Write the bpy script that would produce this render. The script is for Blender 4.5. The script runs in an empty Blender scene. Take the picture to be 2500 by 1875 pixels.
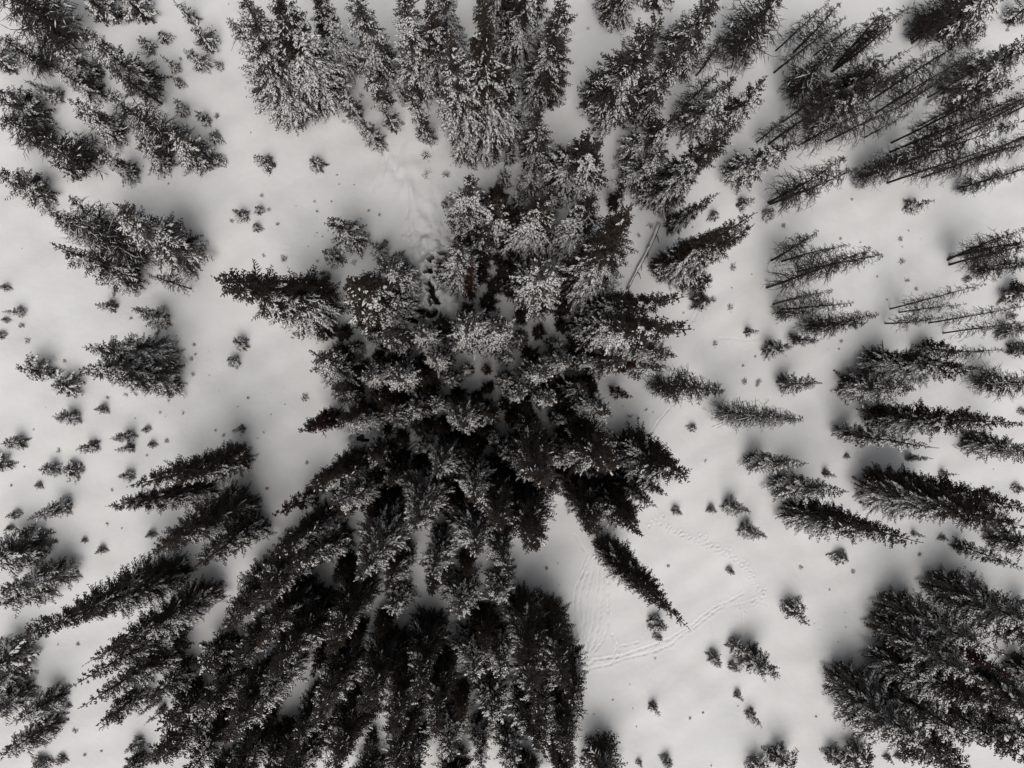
import bpy, math, random
import numpy as np
from mathutils import Matrix, Vector, Quaternion

scene = bpy.context.scene
COL = scene.collection

# ------------------------------------------------------------------ camera
CAM_H = 60.0
cam_data = bpy.data.cameras.new('drone_camera')
cam_data.sensor_width = 36.0
cam_data.lens = 22.6224
cam_data.clip_end = 3000.0
cam = bpy.data.objects.new('drone_camera', cam_data)
cam.location = (0.0, 0.0, CAM_H)
cam.rotation_euler = (-0.004764, -0.063568, 0.0)
COL.objects.link(cam)
scene.camera = cam

# ------------------------------------------------------------------ sky, sun, exposure
SUN_ELEV, SUN_AZ = math.radians(60), math.radians(-10)     # light comes from below the picture, soft
world = bpy.data.worlds.new('World')
scene.world = world
world.use_nodes = True
wn, wl = world.node_tree.nodes, world.node_tree.links
wn.clear()
w_out = wn.new('ShaderNodeOutputWorld')
w_bg = wn.new('ShaderNodeBackground')
w_sky = wn.new('ShaderNodeTexSky')
w_sky.sky_type = 'NISHITA'
w_sky.sun_disc = False
w_sky.sun_elevation = SUN_ELEV
w_sky.sun_rotation = math.pi + SUN_AZ
w_sky.air_density = 1.0
w_sky.dust_density = 4.0
w_sky.ozone_density = 1.0
w_hsv = wn.new('ShaderNodeHueSaturation')
w_hsv.inputs['Saturation'].default_value = 0.18
wl.new(w_sky.outputs[0], w_hsv.inputs['Color'])
wl.new(w_hsv.outputs[0], w_bg.inputs['Color'])
w_bg.inputs['Strength'].default_value = 0.085
wl.new(w_bg.outputs[0], w_out.inputs['Surface'])

sun_data = bpy.data.lights.new('sun', 'SUN')
sun_data.energy = 1.5
sun_data.angle = math.radians(38)
sun_data.color = (1.0, 0.955, 0.905)
sun = bpy.data.objects.new('sun', sun_data)
sd = Vector((math.sin(SUN_AZ) * math.cos(SUN_ELEV), -math.cos(SUN_AZ) * math.cos(SUN_ELEV), math.sin(SUN_ELEV)))
sun.rotation_euler = sd.to_track_quat('Z', 'Y').to_euler()
sun.location = (0, -40, 90)
COL.objects.link(sun)

scene.view_settings.view_transform = 'Standard'
scene.view_settings.look = 'None'
scene.view_settings.gamma = 1.0
scene.view_settings.use_curve_mapping = False
scene.view_settings.exposure = -0.08
scene.render.engine = 'CYCLES'
scene.cycles.max_bounces = 4
scene.cycles.diffuse_bounces = 1
scene.cycles.use_denoising = True

# ------------------------------------------------------------------ survey of the place (metres; the drone hovers over 0, 0)
# kind, x, y, height, crown radius, lean x, lean y, description (U: dark trees added to darken the grove floor)
PLANTS = [
    ('b', -35.8, 30.48, 10.25, 3.2, 0.03, 0.03, 'middling twiggy dead tree in the upper outer part of the corner thicket'),
    ('b', -37.46, 28.02, 5.69, 1.57, -0.33, -0.47, 'short twiggy dead tree in the upper outer part of the corner thicket'),
    ('S', -40.78, 27.79, 3.33, 1.04, 0.01, 0.02, 'short broad snow-plastered spruce, third from the top in the upper outer corner thicket'),
    ('S', -32.09, 32.56, 5.07, 1.44, -0.35, -0.37, 'short broad snow-plastered spruce, topmost in the upper outer part of the corner thicket'),
    ('S', -29.26, 32.85, 3.61, 1.35, -0.26, -0.24, 'short broad snow-plastered spruce, second from the top in the upper outer corner thicket'),
    ('s', -27.46, 30.82, 1.26, 0.7, -0.09, -0.08, 'tiny snowy sapling, topmost in the upper inner part of the corner thicket'),
    ('s', -28.75, 29.79, 2.23, 0.8, 0.07, 0.07, 'small snowy sapling in the upper inner part of the corner thicket'),
    ('S', -23.63, 30.45, 3.45, 0.99, -0.25, -0.19, 'short broad snow-plastered spruce, lowest in the upper inner part of the corner thicket'),
    ('S', -25.05, 32.65, 3.53, 0.62, -0.28, -0.22, 'short broad snow-plastered spruce, topmost in the upper inner part of the corner thicket'),
    ('s', -26.5, 28.06, 3.15, 0.58, -0.1, -0.1, 'sturdy snowy sapling, lowest in the upper inner part of the corner thicket'),
    ('s', -24.21, 28.45, 3.99, 0.9, -0.19, -0.17, 'sturdy snowy sapling, topmost in the upper inner part of the corner thicket'),
    ('s', -22.66, 28.51, 1.66, 0.43, -0.09, -0.08, 'tiny snowy sapling, second from the top in the upper inner part of the corner thicket'),
    ('s', -26.07, 26.78, 1.41, 0.54, -0.1, -0.1, 'tiny snowy sapling, lowest in the upper inner part of the corner thicket'),
    ('S', -28.64, 26.43, 10.59, 1.65, -0.32, -0.36, 'tall broad snow-plastered spruce in the upper outer part of the corner thicket'),
    ('S', -33.6, 27.0, 5.91, 1.18, -0.08, -0.1, 'short broad snow-plastered spruce, lowest in the upper outer part of the corner thicket'),
    ('D', -33.32, 25.55, 5.69, 1.03, -0.24, -0.32, 'short broad dark-topped spruce in the upper outer part of the corner thicket'),
    ('S', -31.69, 21.91, 7.41, 1.38, 0.14, 0.2, 'middling broad snow-plastered spruce, topmost in the lower outer part of the corner thicket'),
    ('s', -36.61, 25.27, 4.87, 0.74, -0.27, -0.4, 'sturdy snowy sapling in the lower outer part of the corner thicket'),
    ('b', -26.36, 21.29, 11.21, 2.02, -0.15, -0.19, 'tall twiggy dead tree in the lower inner part of the corner thicket'),
    ('B', -27.78, 24.94, 7.89, 1.37, -0.44, -0.51, 'middling brown leafless bare tree in the upper outer part of the corner thicket'),
    ('S', -24.45, 19.84, 6.63, 1.53, 0.19, 0.23, 'middling broad snow-plastered spruce in the lower inner part of the corner thicket'),
    ('S', -27.61, 19.43, 5.71, 1.18, 0.34, 0.46, 'short broad snow-plastered spruce in the lower inner part of the corner thicket'),
    ('s', -25.78, 24.26, 2.87, 0.69, 0.19, 0.2, 'sturdy snowy sapling in the lower inner part of the corner thicket'),
    ('s', -24.01, 23.55, 2.51, 0.64, 0.01, 0.02, 'small snowy sapling in the lower inner part of the corner thicket'),
    ('s', -22.97, 22.06, 1.11, 0.75, -0.08, -0.08, 'tiny snowy sapling, topmost in the lower inner part of the corner thicket'),
    ('s', -22.61, 19.9, 1.34, 0.64, -0.09, -0.1, 'tiny snowy sapling, lowest in the lower inner part of the corner thicket'),
    ('S', -38.26, 23.58, 5.64, 1.7, -0.29, -0.49, 'short broad snow-plastered spruce, topmost in the lower outer part of the corner thicket'),
    ('b', -37.91, 21.42, 5.45, 1.89, -0.01, -0.03, 'short twiggy dead tree, topmost in the lower outer part of the corner thicket'),
    ('b', -34.2, 19.79, 5.86, 2.07, -0.08, -0.14, 'short twiggy dead tree, lowest in the lower outer part of the corner thicket'),
    ('S', -30.43, 18.47, 6.16, 0.97, 0.09, 0.14, 'short broad snow-plastered spruce, second from the top in the lower outer corner thicket'),
    ('S', -35.04, 18.51, 4.04, 0.93, -0.11, -0.22, 'short broad snow-plastered spruce, lowest in the lower outer part of the corner thicket'),
    ('S', -37.89, 16.54, 6.54, 1.48, 0.01, 0.02, 'middling broad snow-plastered spruce, lowest in the lower outer part of the corner thicket'),
    ('B', -18.28, 28.78, 8.37, 1.49, -0.68, -0.48, 'middling brown leafless bare tree, topmost in the upper outer part of the top stand'),
    ('S', -16.06, 24.77, 17.11, 2.32, 1.18, 0.69, 'towering snow-plastered spruce in the upper outer part of the top stand'),
    ('D', -13.75, 25.95, 17.24, 2.32, 0.81, 0.4, 'towering dark-topped spruce in the upper outer part of the top stand'),
    ('D', -11.82, 28.62, 13.1, 1.66, 0.62, 0.24, 'tall dark-topped spruce in the upper outer part of the top stand'),
    ('S', -10.35, 24.1, 6.73, 0.89, -0.15, -0.06, 'middling snow-plastered spruce in the upper outer part of the top stand'),
    ('S', -8.57, 21.91, 5.79, 1.02, -0.53, -0.24, 'short broad snow-plastered spruce in the lower outer part of the top stand'),
    ('S', -7.1, 23.38, 4.71, 0.79, -0.45, -0.15, 'short broad snow-plastered spruce, topmost in the lower inner part of the top stand'),
    ('S', -8.01, 25.53, 7.48, 0.99, -0.71, -0.25, 'middling snow-plastered spruce, lowest in the upper inner part of the top stand'),
    ('S', -8.15, 28.58, 13.93, 1.71, -0.44, -0.13, 'tall snow-plastered spruce in the upper outer part of the top stand'),
    ('S', -6.03, 25.6, 5.67, 0.47, -0.39, -0.1, 'short slim snow-plastered spruce in the upper inner part of the top stand'),
    ('S', -3.97, 22.24, 12.58, 0.86, -0.97, -0.22, 'tall slim snow-plastered spruce in the upper inner part of the top stand'),
    ('S', -4.62, 27.37, 15.94, 1.89, -0.2, -0.03, 'towering snow-plastered spruce, topmost in the upper inner part of the top stand'),
    ('D', -2.87, 27.02, 15.32, 1.4, -0.12, -0.01, 'towering slim dark-topped spruce, topmost in the upper inner part of the top stand'),
    ('S', -0.19, 21.52, 20.56, 2.03, -1.33, -0.09, 'towering snow-plastered spruce, lowest in the upper inner part of the top stand'),
    ('D', 1.7, 22.21, 23.93, 2.04, -1.09, 0.03, 'towering slim dark-topped spruce, lowest in the upper inner part of the top stand'),
    ('D', 3.29, 22.87, 15.44, 1.64, -1.18, 0.11, 'towering dark-topped spruce in the upper inner part of the top stand'),
    ('s', -13.94, 19.67, 2.51, 0.85, -0.2, -0.15, 'small snowy sapling in the lower outer part of the top stand'),
    ('s', -18.27, 19.62, 3.8, 0.85, -0.27, -0.26, 'sturdy snowy sapling in the lower outer part of the top stand'),
    ('K', 5.42, 34.19, 5.57, 1.47, -0.18, 0.03, 'short broad dusky spruce in the upper inner part of the top stand'),
    ('K', 6.16, 26.36, 17.34, 1.92, 0.27, -0.07, 'towering dusky spruce in the upper inner part of the top stand'),
    ('K', 5.7, 20.41, 13.26, 1.44, -0.7, 0.17, 'tall dusky spruce in the lower inner part of the top stand'),
    ('K', 12.42, 25.16, 17.0, 2.47, 0.54, -0.28, 'towering dusky spruce in the upper outer part of the top stand'),
    ('D', 9.55, 18.88, 10.93, 2.44, 0.17, -0.09, 'tall broad dark-topped spruce in the lower outer part of the top stand'),
    ('K', 15.99, 25.02, 13.85, 1.72, -0.36, 0.22, 'tall dusky spruce in the upper outer part of the top stand'),
    ('K', 19.46, 30.22, 11.22, 2.03, -0.21, 0.13, 'tall broad dusky spruce in the upper outer part of the top stand'),
    ('S', 16.87, 36.29, 4.06, 2.11, 0.3, -0.14, 'short broad snow-plastered spruce in the lower outer part of the open snow'),
    ('B', 21.33, 29.02, 7.01, 1.25, -0.11, 0.08, 'middling brown leafless bare tree, second from the top in the upper outer top stand'),
    ('B', 19.21, 25.13, 10.0, 1.35, 0.53, -0.43, 'middling brown leafless bare tree, lowest in the upper outer part of the top stand'),
    ('D', 15.53, 21.1, 10.93, 1.69, 0.37, -0.28, 'tall dark-topped spruce in the lower outer part of the top stand'),
    ('S', 14.95, 18.77, 10.3, 1.52, 0.6, -0.51, 'middling snow-plastered spruce in the lower outer part of the top stand'),
    ('S', 20.69, 24.0, 10.61, 1.86, 0.12, -0.1, 'tall broad snow-plastered spruce in the upper outer part of the top stand'),
    ('D', 23.87, 24.33, 9.77, 1.4, -0.14, 0.14, 'middling dark-topped spruce in the lower inner part of the bare-trunk wood'),
    ('K', 17.38, 16.91, 19.59, 1.78, -0.05, 0.05, 'towering slim dusky spruce in the lower outer part of the top stand'),
    ('S', 25.2, 19.73, 11.33, 1.51, 0.65, -0.93, 'tall snow-plastered spruce in the lower inner part of the bare-trunk wood'),
    ('b', 24.95, 31.62, 10.52, 2.95, 0.2, -0.16, 'tall twiggy dead tree in the upper inner part of the bare-trunk wood'),
    ('B', 27.22, 22.8, 6.13, 0.88, -0.02, 0.02, 'short brown leafless bare tree in the lower inner part of the bare-trunk wood'),
    ('S', 7.3, 27.82, 8.07, 1.04, 0.14, -0.04, 'middling snow-plastered spruce, topmost in the upper inner part of the top stand'),
    ('B', 29.2, 31.69, 8.97, 1.11, 0.35, -0.33, 'middling brown leafless bare tree, topmost in the upper inner part of the bare-trunk wood'),
    ('B', 30.97, 31.64, 8.17, 1.37, -0.06, 0.06, 'middling brown leafless bare tree, second from the top in the upper inner bare-trunk wood'),
    ('B', 29.03, 29.59, 10.99, 1.22, 0.67, -0.69, 'tall brown leafless bare tree, second from the top in the upper inner bare-trunk wood'),
    ('B', 32.92, 31.26, 6.41, 1.25, 0.39, -0.43, 'short brown leafless bare tree in the upper inner part of the bare-trunk wood'),
    ('B', 34.77, 29.98, 9.3, 1.61, -0.63, 0.69, 'middling brown leafless bare tree, third from the top in the upper inner bare-trunk wood'),
    ('B', 35.23, 30.33, 8.58, 1.24, -0.28, 0.31, 'middling brown leafless bare tree, fourth from the top in the upper inner bare-trunk wood'),
    ('B', 34.54, 29.75, 10.91, 1.84, 0.07, -0.09, 'tall brown leafless bare tree, topmost in the upper inner part of the bare-trunk wood'),
    ('b', 30.63, 27.37, 8.54, 2.05, -0.42, 0.46, 'middling twiggy dead tree in the upper inner part of the bare-trunk wood'),
    ('S', 33.79, 27.28, 8.84, 1.47, 0.2, -0.25, 'middling broad snow-plastered spruce in the upper inner part of the bare-trunk wood'),
    ('D', 33.11, 26.04, 13.03, 1.27, 0.47, -0.62, 'tall dark-topped spruce in the lower inner part of the bare-trunk wood'),
    ('K', 32.77, 25.05, 12.04, 1.62, 0.7, -0.98, 'tall dusky spruce in the lower inner part of the bare-trunk wood'),
    ('B', 37.55, 26.72, 10.39, 1.35, -0.14, 0.19, 'middling brown leafless bare tree, lowest in the upper inner part of the bare-trunk wood'),
    ('B', 38.48, 27.08, 14.24, 1.68, 0.27, -0.39, 'tall brown leafless bare tree, third from the top in the upper outer bare-trunk wood'),
    ('B', 39.06, 25.87, 13.05, 1.7, 0.23, -0.36, 'tall brown leafless bare tree, lowest in the upper outer part of the bare-trunk wood'),
    ('B', 42.66, 33.03, 5.72, 1.38, -0.36, 0.44, 'short brown leafless bare tree in the upper outer part of the bare-trunk wood'),
    ('B', 42.67, 32.75, 7.39, 1.37, 0.11, -0.15, 'middling brown leafless bare tree, topmost in the upper outer part of the bare-trunk wood'),
    ('b', 43.15, 34.18, 6.25, 2.07, -0.09, 0.11, 'short twiggy dead tree in the upper outer part of the bare-trunk wood'),
    ('S', 46.55, 34.16, 7.25, 2.37, -0.11, 0.15, 'middling broad snow-plastered spruce, topmost in the upper outer part of the bare-trunk wood'),
    ('S', 52.56, 35.26, 3.67, 1.09, -0.14, 0.21, 'short broad snow-plastered spruce in the upper outer part of the bare-trunk wood'),
    ('B', 28.36, 22.6, 11.13, 1.71, 0.34, -0.43, 'tall brown leafless bare tree, topmost in the lower inner part of the bare-trunk wood'),
    ('B', 30.65, 22.1, 11.64, 1.59, 0.55, -0.81, 'tall brown leafless bare tree, third from the top in the lower inner bare-trunk wood'),
    ('B', 34.09, 22.96, 12.01, 1.58, 0.63, -1.02, 'tall brown leafless bare tree, second from the top in the lower inner bare-trunk wood'),
    ('B', 37.91, 23.49, 6.68, 0.75, 0.13, -0.22, 'middling brown leafless bare tree in the lower inner part of the bare-trunk wood'),
    ('S', 47.3, 27.91, 9.85, 2.46, -0.52, 0.84, 'middling broad snow-plastered spruce, lowest in the upper outer part of the bare-trunk wood'),
    ('B', 43.28, 24.69, 10.67, 1.1, 0.18, -0.33, 'tall brown leafless bare tree, third from the top in the lower outer bare-trunk wood'),
    ('B', 40.59, 23.05, 15.13, 1.2, 0.28, -0.52, 'towering brown leafless bare tree, topmost in the lower outer part of the bare-trunk wood'),
    ('B', 40.47, 22.16, 15.51, 1.31, 0.5, -0.97, 'towering brown leafless bare tree, second from the top in the lower outer bare-trunk wood'),
    ('B', 41.06, 22.45, 13.98, 1.2, 0.6, -1.17, 'tall brown leafless bare tree, fifth from the top in the lower outer bare-trunk wood'),
    ('B', 38.15, 19.7, 15.24, 1.44, -0.05, 0.09, 'towering brown leafless bare tree, third from the top in the lower outer bare-trunk wood'),
    ('b', 39.3, 20.31, 16.5, 1.66, 0.7, -1.5, 'towering twiggy dead tree in the lower outer part of the bare-trunk wood'),
    ('B', 40.25, 19.18, 16.61, 1.31, 0.6, -1.38, 'towering brown leafless bare tree, lowest in the lower outer part of the bare-trunk wood'),
    ('B', 43.65, 19.7, 13.21, 1.57, 0.4, -0.94, 'tall brown leafless bare tree, lowest in the lower outer part of the bare-trunk wood'),
    ('b', 37.35, 19.48, 7.68, 1.43, -0.02, 0.03, 'middling twiggy dead tree in the lower inner part of the bare-trunk wood'),
    ('b', 47.34, 18.78, 9.47, 1.11, 0.24, -0.64, 'middling twiggy dead tree in the lower outer part of the bare-trunk wood'),
    ('B', 48.13, 21.37, 6.86, 1.13, 0.27, -0.63, 'middling brown leafless bare tree, lowest in the lower outer part of the bare-trunk wood'),
    ('B', 28.38, 17.07, 13.0, 1.82, 0.06, -0.09, 'tall brown leafless bare tree, fourth from the top in the lower inner bare-trunk wood'),
    ('B', 28.6, 16.96, 13.22, 1.81, 0.51, -0.92, 'tall brown leafless bare tree, lowest in the lower inner part of the bare-trunk wood'),
    ('b', -30.88, 13.08, 9.24, 1.61, 0.4, 0.83, 'middling twiggy dead tree in the upper outer part of the sapling meadow'),
    ('b', -29.62, 11.08, 13.49, 2.3, 0.31, 0.78, 'tall twiggy dead tree in the upper outer part of the sapling meadow'),
    ('S', -26.07, 11.66, 12.61, 2.25, 0.53, 1.07, 'tall broad snow-plastered spruce in the upper outer part of the sapling meadow'),
    ('S', -30.71, 9.22, 11.57, 1.51, 0.26, 0.79, 'tall snow-plastered spruce, topmost in the upper outer part of the sapling meadow'),
    ('B', -25.39, 8.39, 8.08, 0.99, 0.0, 0.01, 'middling brown leafless bare tree in the upper inner part of the sapling meadow'),
    ('s', -32.09, 6.67, 3.27, 0.64, -0.02, -0.09, 'sturdy snowy sapling, topmost in the upper outer part of the sapling meadow'),
    ('s', -27.74, 5.42, 6.63, 0.99, 0.12, 0.56, 'sturdy snowy sapling, lowest in the upper outer part of the sapling meadow'),
    ('s', -41.01, 8.31, 1.33, 0.38, -0.03, -0.13, 'tiny snowy sapling, topmost in the upper outer part of the sapling meadow'),
    ('s', -39.97, 6.16, 2.54, 0.53, -0.04, -0.25, 'small snowy sapling in the upper outer part of the sapling meadow'),
    ('s', -41.07, 5.4, 0.9, 0.32, 0.01, -0.02, 'tiny snowy sapling, second from the top in the upper outer part of the sapling meadow'),
    ('s', -41.42, 4.06, 0.9, 0.43, 0.06, 0.0, 'tiny snowy sapling, lowest in the upper outer part of the sapling meadow'),
    ('S', -27.5, 0.99, 12.94, 1.73, -0.01, -0.17, 'tall snow-plastered spruce in the lower outer part of the sapling meadow'),
    ('S', -27.9, 2.51, 11.98, 1.45, -0.01, -0.09, 'tall snow-plastered spruce, lowest in the upper outer part of the sapling meadow'),
    ('S', -26.79, -0.3, 9.58, 1.17, 0.0, 0.4, 'middling snow-plastered spruce in the lower outer part of the sapling meadow'),
    ('S', -37.92, 0.77, 3.62, 1.15, 0.01, 0.36, 'short broad snow-plastered spruce, topmost in the lower outer part of the sapling meadow'),
    ('S', -35.64, -0.61, 2.78, 1.15, 0.0, 0.28, 'short broad snow-plastered spruce, lowest in the lower outer part of the sapling meadow'),
    ('s', -20.63, 14.89, 2.83, 0.69, -0.04, -0.05, 'sturdy snowy sapling, topmost in the upper inner part of the sapling meadow'),
    ('s', -20.9, 3.3, 2.6, 0.8, 0.05, 0.26, 'sturdy snowy sapling, lowest in the upper inner part of the sapling meadow'),
    ('s', -21.44, 1.75, 2.27, 0.64, 0.02, 0.23, 'small snowy sapling in the lower inner part of the sapling meadow'),
    ('s', -19.12, 15.45, 1.29, 0.48, 0.02, 0.02, 'tiny snowy sapling, topmost in the upper inner part of the sapling meadow'),
    ('s', -19.3, 13.85, 1.43, 0.48, 0.03, 0.04, 'tiny snowy sapling, lowest in the upper inner part of the sapling meadow'),
    ('S', -10.52, 12.94, 9.56, 1.39, -0.4, -0.35, 'middling snow-plastered spruce in the upper outer part of the creek slope'),
    ('s', -12.36, 11.03, 5.67, 0.89, -0.07, -0.08, 'sturdy snowy sapling in the upper outer part of the creek slope'),
    ('s', -13.26, 9.67, 2.26, 0.53, -0.05, -0.07, 'small snowy sapling in the lower outer part of the creek slope'),
    ('D', -13.96, 6.81, 23.37, 2.28, -0.42, -1.03, 'towering dark-topped spruce in the upper inner part of the sapling meadow'),
    ('s', -8.11, 11.67, 3.87, 0.95, -0.12, -0.09, 'sturdy snowy sapling, topmost in the upper inner part of the creek slope'),
    ('s', -6.54, 11.13, 3.48, 0.74, -0.25, -0.16, 'sturdy snowy sapling, lowest in the upper inner part of the creek slope'),
    ('s', -7.78, 12.63, 1.71, 0.32, 0.05, 0.03, 'small snowy sapling, lowest in the upper inner part of the creek slope'),
    ('D', -8.0, 6.61, 17.21, 2.32, -0.0, -0.0, 'towering dark-topped spruce in the lower inner part of the creek slope'),
    ('S', -5.96, 8.8, 14.39, 1.45, -0.56, -0.44, 'tall snow-plastered spruce in the lower inner part of the creek slope'),
    ('D', -6.14, 7.36, 7.21, 0.94, -0.02, -0.02, 'middling dark-topped spruce in the lower inner part of the creek slope'),
    ('s', -4.73, 9.65, 2.39, 0.43, -0.16, -0.08, 'small snowy sapling in the lower inner part of the creek slope'),
    ('s', -1.94, 16.48, 2.6, 0.43, -0.26, -0.03, 'small snowy sapling, topmost in the upper inner part of the creek slope'),
    ('s', -2.38, 16.26, 1.25, 0.43, -0.12, -0.02, 'tiny snowy sapling in the upper inner part of the creek slope'),
    ('S', -0.61, 14.18, 15.83, 1.7, 0.63, -0.0, 'towering snow-plastered spruce in the upper inner part of the grove by the log'),
    ('D', 2.31, 14.28, 9.69, 1.93, -0.97, 0.08, 'middling broad dark-topped spruce in the upper inner part of the grove by the log'),
    ('S', -1.02, 9.3, 16.33, 1.64, 0.34, 0.03, 'towering snow-plastered spruce in the lower inner part of the grove by the log'),
    ('R', -0.07, 7.94, 18.7, 0.59, 0.17, -0.0, 'towering red-brown dead spruce in the lower inner part of the grove by the log'),
    ('S', -0.16, 4.15, 16.9, 1.66, -0.12, -0.24, 'towering snow-plastered spruce in the upper inner part of the dim middle grove'),
    ('S', 2.1, 4.16, 16.9, 1.56, 0.1, -0.29, 'towering slim snow-plastered spruce, topmost in the upper inner part of the dim middle grove'),
    ('K', -6.0, 3.41, 15.6, 1.17, 0.02, -0.08, 'towering slim dusky spruce in the lower inner part of the creek slope'),
    ('S', -3.25, 3.47, 16.9, 1.16, -0.3, 0.01, 'towering slim snow-plastered spruce in the lower inner part of the creek slope'),
    ('S', -2.46, 1.73, 14.3, 1.06, -0.26, -0.04, 'tall slim snow-plastered spruce in the upper inner part of the dim middle grove'),
    ('S', -1.17, 3.12, 9.1, 0.74, -0.16, -0.15, 'middling slim snow-plastered spruce, topmost in the upper inner part of the dim middle grove'),
    ('S', -0.38, 0.92, 7.8, 0.65, -0.02, 0.1, 'middling slim snow-plastered spruce, lowest in the upper inner part of the dim middle grove'),
    ('S', -1.57, 0.31, 9.1, 0.84, -0.14, -0.1, 'middling slim snow-plastered spruce, topmost in the lower inner part of the dim middle grove'),
    ('K', -8.5, 3.98, 9.1, 0.74, 0.05, 0.16, 'middling slim dusky spruce in the lower inner part of the creek slope'),
    ('S', -11.5, 0.9, 10.86, 1.8, 0.21, 1.07, 'tall broad snow-plastered spruce in the upper outer part of the dim middle grove'),
    ('S', -8.04, 0.4, 11.7, 1.27, 0.04, -0.05, 'tall snow-plastered spruce in the lower outer part of the dim middle grove'),
    ('S', -5.6, 0.49, 14.3, 1.44, 0.27, -0.26, 'tall snow-plastered spruce in the upper inner part of the dim middle grove'),
    ('R', 1.37, 1.05, 5.2, 0.49, 0.07, -0.04, 'short red-brown dead spruce in the upper inner part of the dim middle grove'),
    ('S', 3.01, 0.21, 10.4, 0.83, -0.15, -0.16, 'middling slim snow-plastered spruce, lowest in the lower inner part of the dim middle grove'),
    ('S', 3.18, 1.94, 7.8, 0.65, -0.06, 0.1, 'middling slim snow-plastered spruce, second from the top in the upper inner dim middle grove'),
    ('K', -10.19, 3.08, 5.2, 0.65, -0.07, 0.02, 'short dusky spruce in the upper outer part of the dim middle grove'),
    ('K', -4.29, 5.67, 5.2, 0.44, 0.03, -0.03, 'short slim dusky spruce in the lower inner part of the creek slope'),
    ('D', 5.0, 12.96, 15.45, 1.99, 0.01, -0.0, 'towering dark-topped spruce, topmost in the upper outer part of the grove by the log'),
    ('D', 10.92, 8.59, 23.88, 2.28, -1.81, 1.56, 'towering dark-topped spruce, lowest in the upper outer part of the grove by the log'),
    ('D', 9.29, 12.44, 16.42, 1.98, -0.97, 0.62, 'towering dark-topped spruce, second from the top in the upper outer grove by the log'),
    ('S', 5.34, 8.19, 14.87, 2.16, -0.09, 0.06, 'tall snow-plastered spruce in the lower outer part of the grove by the log'),
    ('K', 18.96, 14.78, 11.55, 0.87, 0.19, -0.25, 'tall slim dusky spruce in the upper inner part of the log-side slope'),
    ('s', 22.99, 15.63, 1.55, 0.59, -0.09, 0.12, 'tiny snowy sapling in the upper outer part of the log-side slope'),
    ('D', 18.18, 10.38, 20.62, 1.32, -0.16, 0.27, 'towering slim dark-topped spruce, topmost in the upper outer part of the log-side slope'),
    ('D', 18.57, 10.11, 19.23, 1.56, -0.07, 0.13, 'towering slim dark-topped spruce, lowest in the upper outer part of the log-side slope'),
    ('b', 20.66, 9.34, 5.23, 1.51, 0.19, -0.49, 'short twiggy dead tree in the lower outer part of the log-side slope'),
    ('D', 10.89, 6.37, 26.15, 1.39, 0.72, -1.84, 'towering slim dark-topped spruce, topmost in the lower inner part of the log-side slope'),
    ('D', 10.33, 4.97, 27.0, 1.76, 1.44, -2.28, 'towering slim dark-topped spruce, lowest in the lower inner part of the log-side slope'),
    ('S', 13.09, 3.41, 19.22, 1.45, 0.22, -1.83, 'towering slim snow-plastered spruce in the upper inner part of the path clearing'),
    ('S', 7.49, 3.38, 7.8, 0.7, 0.01, -0.14, 'middling slim snow-plastered spruce in the upper outer part of the dim middle grove'),
    ('S', 7.49, 1.66, 14.3, 1.1, -0.25, -0.17, 'tall slim snow-plastered spruce, topmost in the upper outer part of the dim middle grove'),
    ('S', 5.39, 0.58, 15.6, 1.19, 0.11, -0.05, 'towering slim snow-plastered spruce, lowest in the upper inner part of the dim middle grove'),
    ('S', 9.46, 1.5, 11.7, 0.83, -0.09, 0.04, 'tall slim snow-plastered spruce, lowest in the upper outer part of the dim middle grove'),
    ('K', 11.22, 1.57, 14.3, 1.15, -0.03, -0.11, 'tall slim dusky spruce in the upper outer part of the dim middle grove'),
    ('R', 13.67, 1.44, 9.1, 0.65, 0.11, 0.07, 'middling red-brown dead spruce, topmost in the upper inner part of the path clearing'),
    ('S', 14.85, 1.0, 13.0, 0.97, -0.13, 0.04, 'tall slim snow-plastered spruce in the upper inner part of the path clearing'),
    ('s', 25.68, 16.79, 3.23, 0.69, 0.08, -0.13, 'sturdy snowy sapling in the upper outer part of the log-side slope'),
    ('s', 28.19, 15.82, 2.02, 0.69, -0.1, 0.17, 'small snowy sapling in the upper inner part of the bare-tree clearing'),
    ('R', 13.51, 16.69, 5.61, 0.79, -0.45, 0.33, 'short red-brown dead spruce in the upper inner part of the log-side slope'),
    ('s', 26.29, 4.67, 3.04, 0.48, 0.01, -0.08, 'sturdy snowy sapling in the lower outer part of the log-side slope'),
    ('K', 21.71, 7.62, 1.93, 0.98, 0.05, -0.14, 'short broad dusky spruce in the lower outer part of the log-side slope'),
    ('s', 42.45, 16.9, 3.62, 0.85, 0.12, -0.31, 'sturdy snowy sapling in the upper outer part of the bare-tree clearing'),
    ('B', 28.73, 11.55, 9.17, 1.36, -0.32, 0.74, 'middling brown leafless bare tree in the upper inner part of the bare-tree clearing'),
    ('B', 29.76, 11.45, 10.92, 1.22, 0.23, -0.65, 'tall brown leafless bare tree, topmost in the upper inner part of the bare-tree clearing'),
    ('B', 28.39, 8.99, 16.61, 1.78, -0.11, 0.34, 'towering brown leafless bare tree in the lower inner part of the bare-tree clearing'),
    ('B', 31.25, 10.46, 12.81, 1.64, 0.24, -0.79, 'tall brown leafless bare tree, lowest in the upper inner part of the bare-tree clearing'),
    ('B', 28.96, 7.34, 10.38, 1.11, 0.02, -0.08, 'middling brown leafless bare tree in the lower inner part of the bare-tree clearing'),
    ('B', 29.88, 6.9, 11.47, 1.22, 0.16, -0.78, 'tall brown leafless bare tree, topmost in the lower inner part of the bare-tree clearing'),
    ('B', 32.18, 5.02, 11.31, 1.41, -0.05, 0.31, 'tall brown leafless bare tree, lowest in the lower inner part of the bare-tree clearing'),
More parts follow.
